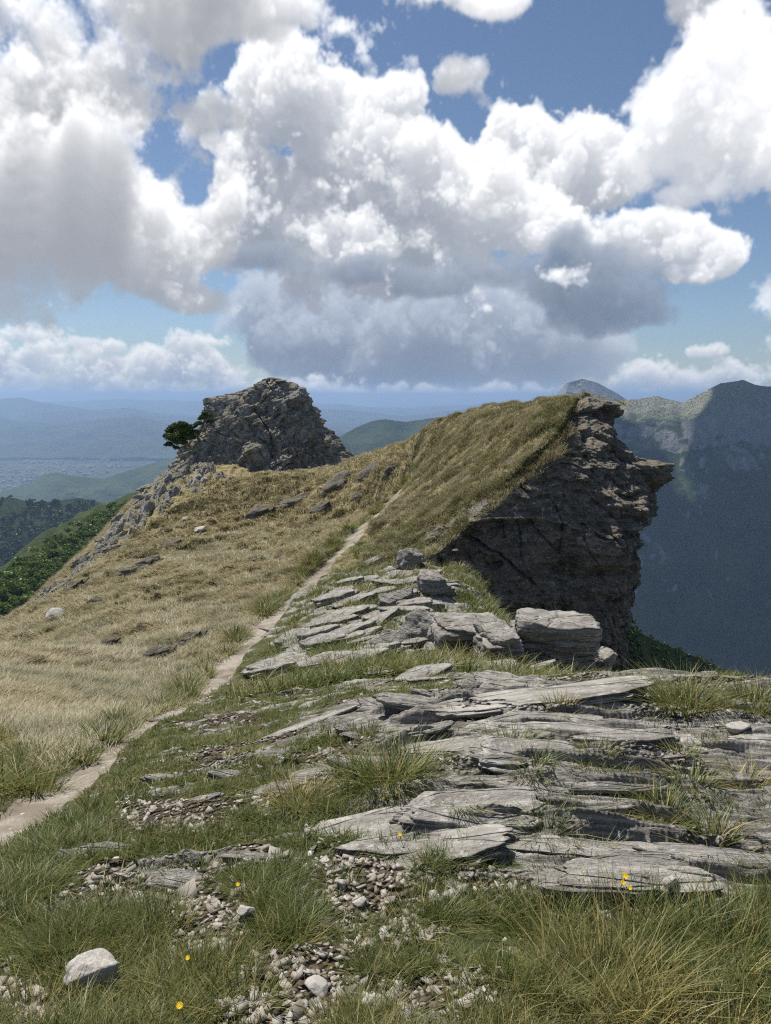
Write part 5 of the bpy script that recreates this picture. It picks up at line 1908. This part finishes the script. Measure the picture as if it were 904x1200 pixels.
def make_haze():
    X0, X1, Y0, Y1, Z0, Z1 = -48000, 48000, -20000, 78000, -1290, 330
    v = [(x, y, z) for x in (X0, X1) for y in (Y0, Y1) for z in (Z0, Z1)]
    f = [(0, 1, 3, 2), (4, 6, 7, 5), (0, 4, 5, 1), (2, 3, 7, 6), (0, 2, 6, 4), (1, 5, 7, 3)]
    m = bpy.data.materials.new("haze")
    m.use_nodes = True
    t = m.node_tree
    t.nodes.clear()
    out = t.nodes.new('ShaderNodeOutputMaterial')
    pv = t.nodes.new('ShaderNodeVolumePrincipled')
    pv.inputs['Color'].default_value = (.45, .66, 1.0, 1)
    pv.inputs['Density'].default_value = HAZE_DENSITY
    pv.inputs['Anisotropy'].default_value = .2
    t.links.new(pv.outputs[0], out.inputs['Volume'])
    o = link("haze", raw_mesh("haze", v, np.array(f), m, smooth_shade=False))
    tag(o, "thin blue summer haze filling the valleys", "haze", kind='stuff')


HAZE_DENSITY = 5.6e-5
_woods = make_far()
make_woods(*_woods)
make_town()
make_shade_cloud()
make_haze()

# ------------------------------------------------------------------ the lone tree, gravel and flowers
def tube(pts, radii, n=10):
    pts = np.array(pts, float)
    V = []
    for i, p in enumerate(pts):
        d = pts[min(i + 1, len(pts) - 1)] - pts[max(i - 1, 0)]
        d /= np.linalg.norm(d)
        u = np.cross(d, [0.3, .9, .2])
        u /= np.linalg.norm(u)
        w = np.cross(d, u)
        a = np.linspace(0, 2 * math.pi, n, endpoint=False)
        V.append(p + radii[i] * (np.cos(a)[:, None] * u + np.sin(a)[:, None] * w))
    return np.concatenate(V), grid_faces(len(pts), n, wrap_v=True)


def make_tree():
    rg = np.random.default_rng(81)
    base = at(236, 512, 65.0)
    base[2] -= .3
    root = bpy.data.objects.new("tree", None)
    COL.objects.link(root)
    root.location = [float(v) for v in base]
    tag(root, "dark leafy tree leaning out from the side of the rocky knoll", "tree", kind='thing')
    P = lambda px, py, y=64.8: at(px, py, y) - base
    bark = mat_plain("bark", (.10, .085, .07), (.17, .15, .125), 6, .9, .4)
    limbs = [([(0, 0, -.2), P(231, 512), P(222, 515), P(212, 512), P(205, 508)], [.16, .14, .11, .07, .03]),
             ([P(226, 514), P(224, 505), P(221, 498)], [.09, .06, .03]), ([P(232, 511), P(237, 502), P(240, 492), P(243, 486)], [.11, .08, .06, .03]),
             ([P(214, 513), P(206, 518), P(199, 520)], [.06, .04, .02]), ([P(217, 513), P(212, 503, 64.2), P(207, 500, 63.9)], [.06, .04, .02]), ([P(217, 513), P(216, 505, 65.6), P(211, 499, 66)], [.06, .04, .02])]
    V, F, o = [], [], 0
    for p, r in limbs:
        v, f = tube(p, r)
        V.append(v)
        F.append(f + o)
        o += len(v)
    link("trunk", raw_mesh("trunk", np.concatenate(V), np.concatenate(F), bark), root)
    lumps = [(208, 510, .72, 64.6), (200, 514, .55, 64.4), (217, 503, .62, 64.9), (206, 501, .55, 65.1), (212, 518, .55, 64.3), (198, 521, .38, 64.5), (222, 511, .5, 64.7), (203, 506, .6, 65.4), (214, 498, .45, 64.6), (226, 500, .34, 64.9),
             (238, 490, .42, 65.0), (244, 487, .34, 65.2), (234, 497, .36, 64.9), (246, 494, .26, 65.0), (240, 484, .26, 65.1), (229, 506, .36, 64.8), (195, 511, .3, 64.6), (206, 525, .3, 64.5)]
    vs, ts = [], []
    for px, py, r, y in lumps:
        n = int(1500 * (r / .5) ** 2)
        v = crown_cloud(rg, P(px, py, y), r * 1.3, n, .062, .9)
        vs.append(v)
        t = np.empty((len(v), 3), np.float32)
        t[:, 0] = np.clip(rg.normal(.1, .1), 0, .5)
        t[:, 1] = .1
        t[:, 2] = np.repeat(np.clip(rg.random(n) * .5 + rg.random() * .4, 0, 1), 4)
        ts.append(t)
    v = np.concatenate(vs)
    link("crown", raw_mesh("crown", v, np.arange(len(v)).reshape(-1, 4), mat_leaf("tree_leaves", (.04, .07, .016), (.10, .14, .035), .25), dict(tone=np.concatenate(ts)), smooth_shade=False), root)


def make_gravel():
    rg = np.random.default_rng(91)
    n = 60000
    y = 1.4 * np.exp(rg.random(n) * math.log(14 / 1.4))
    x = rg.uniform(-.75, .7, n) * y
    g, tr, rk = look(x, y, 'grav'), look(x, y, 'trail'), look(x, y, 'rock')
    pat = fbm2(x * 3, y * 3, 4, 501)
    p = np.clip(smooth(.15, .5, g + .35 * pat) * 1.0 + .09 * (pat > .25) + .38 * (tr > .4) * (y < 12), 0, 1) * (1 - .8 * (rk > .4))
    k = rg.random(n) < p * .5
    x, y = x[k], y[k]
    n = len(x)
    s = .004 + .013 * rg.random(n) ** 3 + .0012 * y
    s = np.where(rg.random(n) < .02, s * 1.8, s)
    c = np.array([[-1, -1, -1], [1, -1, -1], [1, 1, -1], [-1, 1, -1], [-1, -1, 1], [1, -1, 1], [1, 1, 1], [-1, 1, 1]], float)
    V = c[None] * rg.uniform(.45, 1.1, (n, 8, 3)) * np.stack([rg.uniform(.7, 1.6, n), rg.uniform(.5, 1.1, n), rg.uniform(.12, .34, n)], 1)[:, None] * s[:, None, None]
    a = rg.uniform(0, 6.28, n)
    ca, sa = np.cos(a)[:, None], np.sin(a)[:, None]
    tx, ty = rg.normal(0, .3, n)[:, None], rg.normal(0, .3, n)[:, None]
    X, Y = V[..., 0] * ca - V[..., 1] * sa, V[..., 0] * sa + V[..., 1] * ca
    Z = V[..., 2] + X * tx + Y * ty
    W = np.stack([X + x[:, None], Y + y[:, None], Z + (look(x, y) + s * .15)[:, None]], -1)
    q = np.array([[0, 3, 2, 1], [4, 5, 6, 7], [0, 1, 5, 4], [1, 2, 6, 5], [2, 3, 7, 6], [3, 0, 4, 7]])
    F = ((np.arange(n) * 8)[:, None, None] + q[None]).reshape(-1, 4)
    tone = np.repeat(rg.random((n, 3)), 8, 0)
    gm = NT("stone_chips")
    nd = gm.n('ShaderNodeAttribute', attribute_name='tone')
    sp = gm.n('ShaderNodeSeparateColor')
    gm.put(sp.inputs[0], nd.outputs['Color'])
    cc = gm.mix(sp.outputs[0], (.20, .18, .15), (.43, .40, .355))
    cc = gm.mix(gm.ramp(sp.outputs[1], .82, 1.0), cc, (.52, .51, .48))
    cc = gm.mix(gm.math('MULTIPLY', gm.noise(gm.coord('Object'), 60, 3), .4), cc, (.25, .20, .15))
    gm.surf(cc, .9, None, .2)
    o = link("gravel", raw_mesh("gravel", W.reshape(-1, 3), F, gm.m, dict(tone=tone), smooth_shade=False))
    tag(o, "pale broken stone chips strewn over the bare earth and the trail", "gravel", kind='stuff')


def make_flowers():
    yel = mat_plain("yellow_petals", (.80, .52, .02), (.85, .62, .04), 40, .7)
    stem_m = mat_plain("flower_stalk", (.07, .11, .03), (.10, .14, .04), 30, .8)
    rows = [(729, 1052, .013, .10, "orange-yellow flower by the cracked plate, topmost of the three"), (722, 1060, .010, .09, "orange-yellow flower just under the topmost of the three"), (738, 1063, .010, .085, "orange-yellow flower lowest of the three by the cracked plate"),
            (216, 1195, .010, .06, "yellow flower at the very bottom of the turf"), (276, 1052, .008, .06, "yellow flower near the flat-topped stone"), (226, 1136, .008, .05, "yellow flower above the straw streaked tussock"),
            (471, 990, .009, .05, "yellow flower by the tilted slab and the pale slab")]
    for i, (px, py, r, h, lab) in enumerate(rows):
        p = ground_at(px, py)
        e = bpy.data.objects.new("yellow_flower", None)
        COL.objects.link(e)
        e.location = [float(v) for v in p]
        tag(e, lab, "flower", "yellow flowers in the turf", 'thing')
        top = np.array([.015 * math.sin(i * 2), -.02, h])
        v, f = tube([(0, 0, -.01), top * .5 + [0, .006, 0], top], [.0016, .0013, .0012], 6)
        link("stalk", raw_mesh("stalk", v, f, stem_m), e)
        V, F = [], []
        ax = np.array([.1, -.45, .9])
        ax /= np.linalg.norm(ax)
        u = np.cross(ax, [1, 0, 0])
        u /= np.linalg.norm(u)
        w = np.cross(ax, u)
        for k in range(13):
            a = 2 * math.pi * k / 13
            d = math.cos(a) * u + math.sin(a) * w
            s = -math.sin(a) * u + math.cos(a) * w
            b = len(V)
            V += [top + d * r * .12 - s * r * .06, top + d * r * .12 + s * r * .06, top + d * r * .7 + s * r * .2 + ax * r * .18, top + d * r + ax * r * .1, top + d * r * .7 - s * r * .2 + ax * r * .18]
            F += [(b, b + 1, b + 2, b + 3), (b, b + 3, b + 4, b)]
        F = [f for f in F]
        tri = np.array([(f[0], f[1], f[2]) for f in F if f[0] == f[3]])
        quad = np.array([f for f in F if f[0] != f[3]])
        cv = len(V)
        V = np.array(V + [top + math.cos(a) * u * r * .28 + math.sin(a) * w * r * .28 + ax * r * .05 for a in np.linspace(0, 6.283, 9)[:-1]] + [top + ax * r * .22])
        disc = np.array([(cv + k, cv + (k + 1) % 8, cv + 8) for k in range(8)])
        link("flower_head", raw_mesh("flower_head", V, [quad, np.concatenate([tri, disc])], yel, smooth_shade=False), e)


make_tree()
make_gravel()
make_flowers()
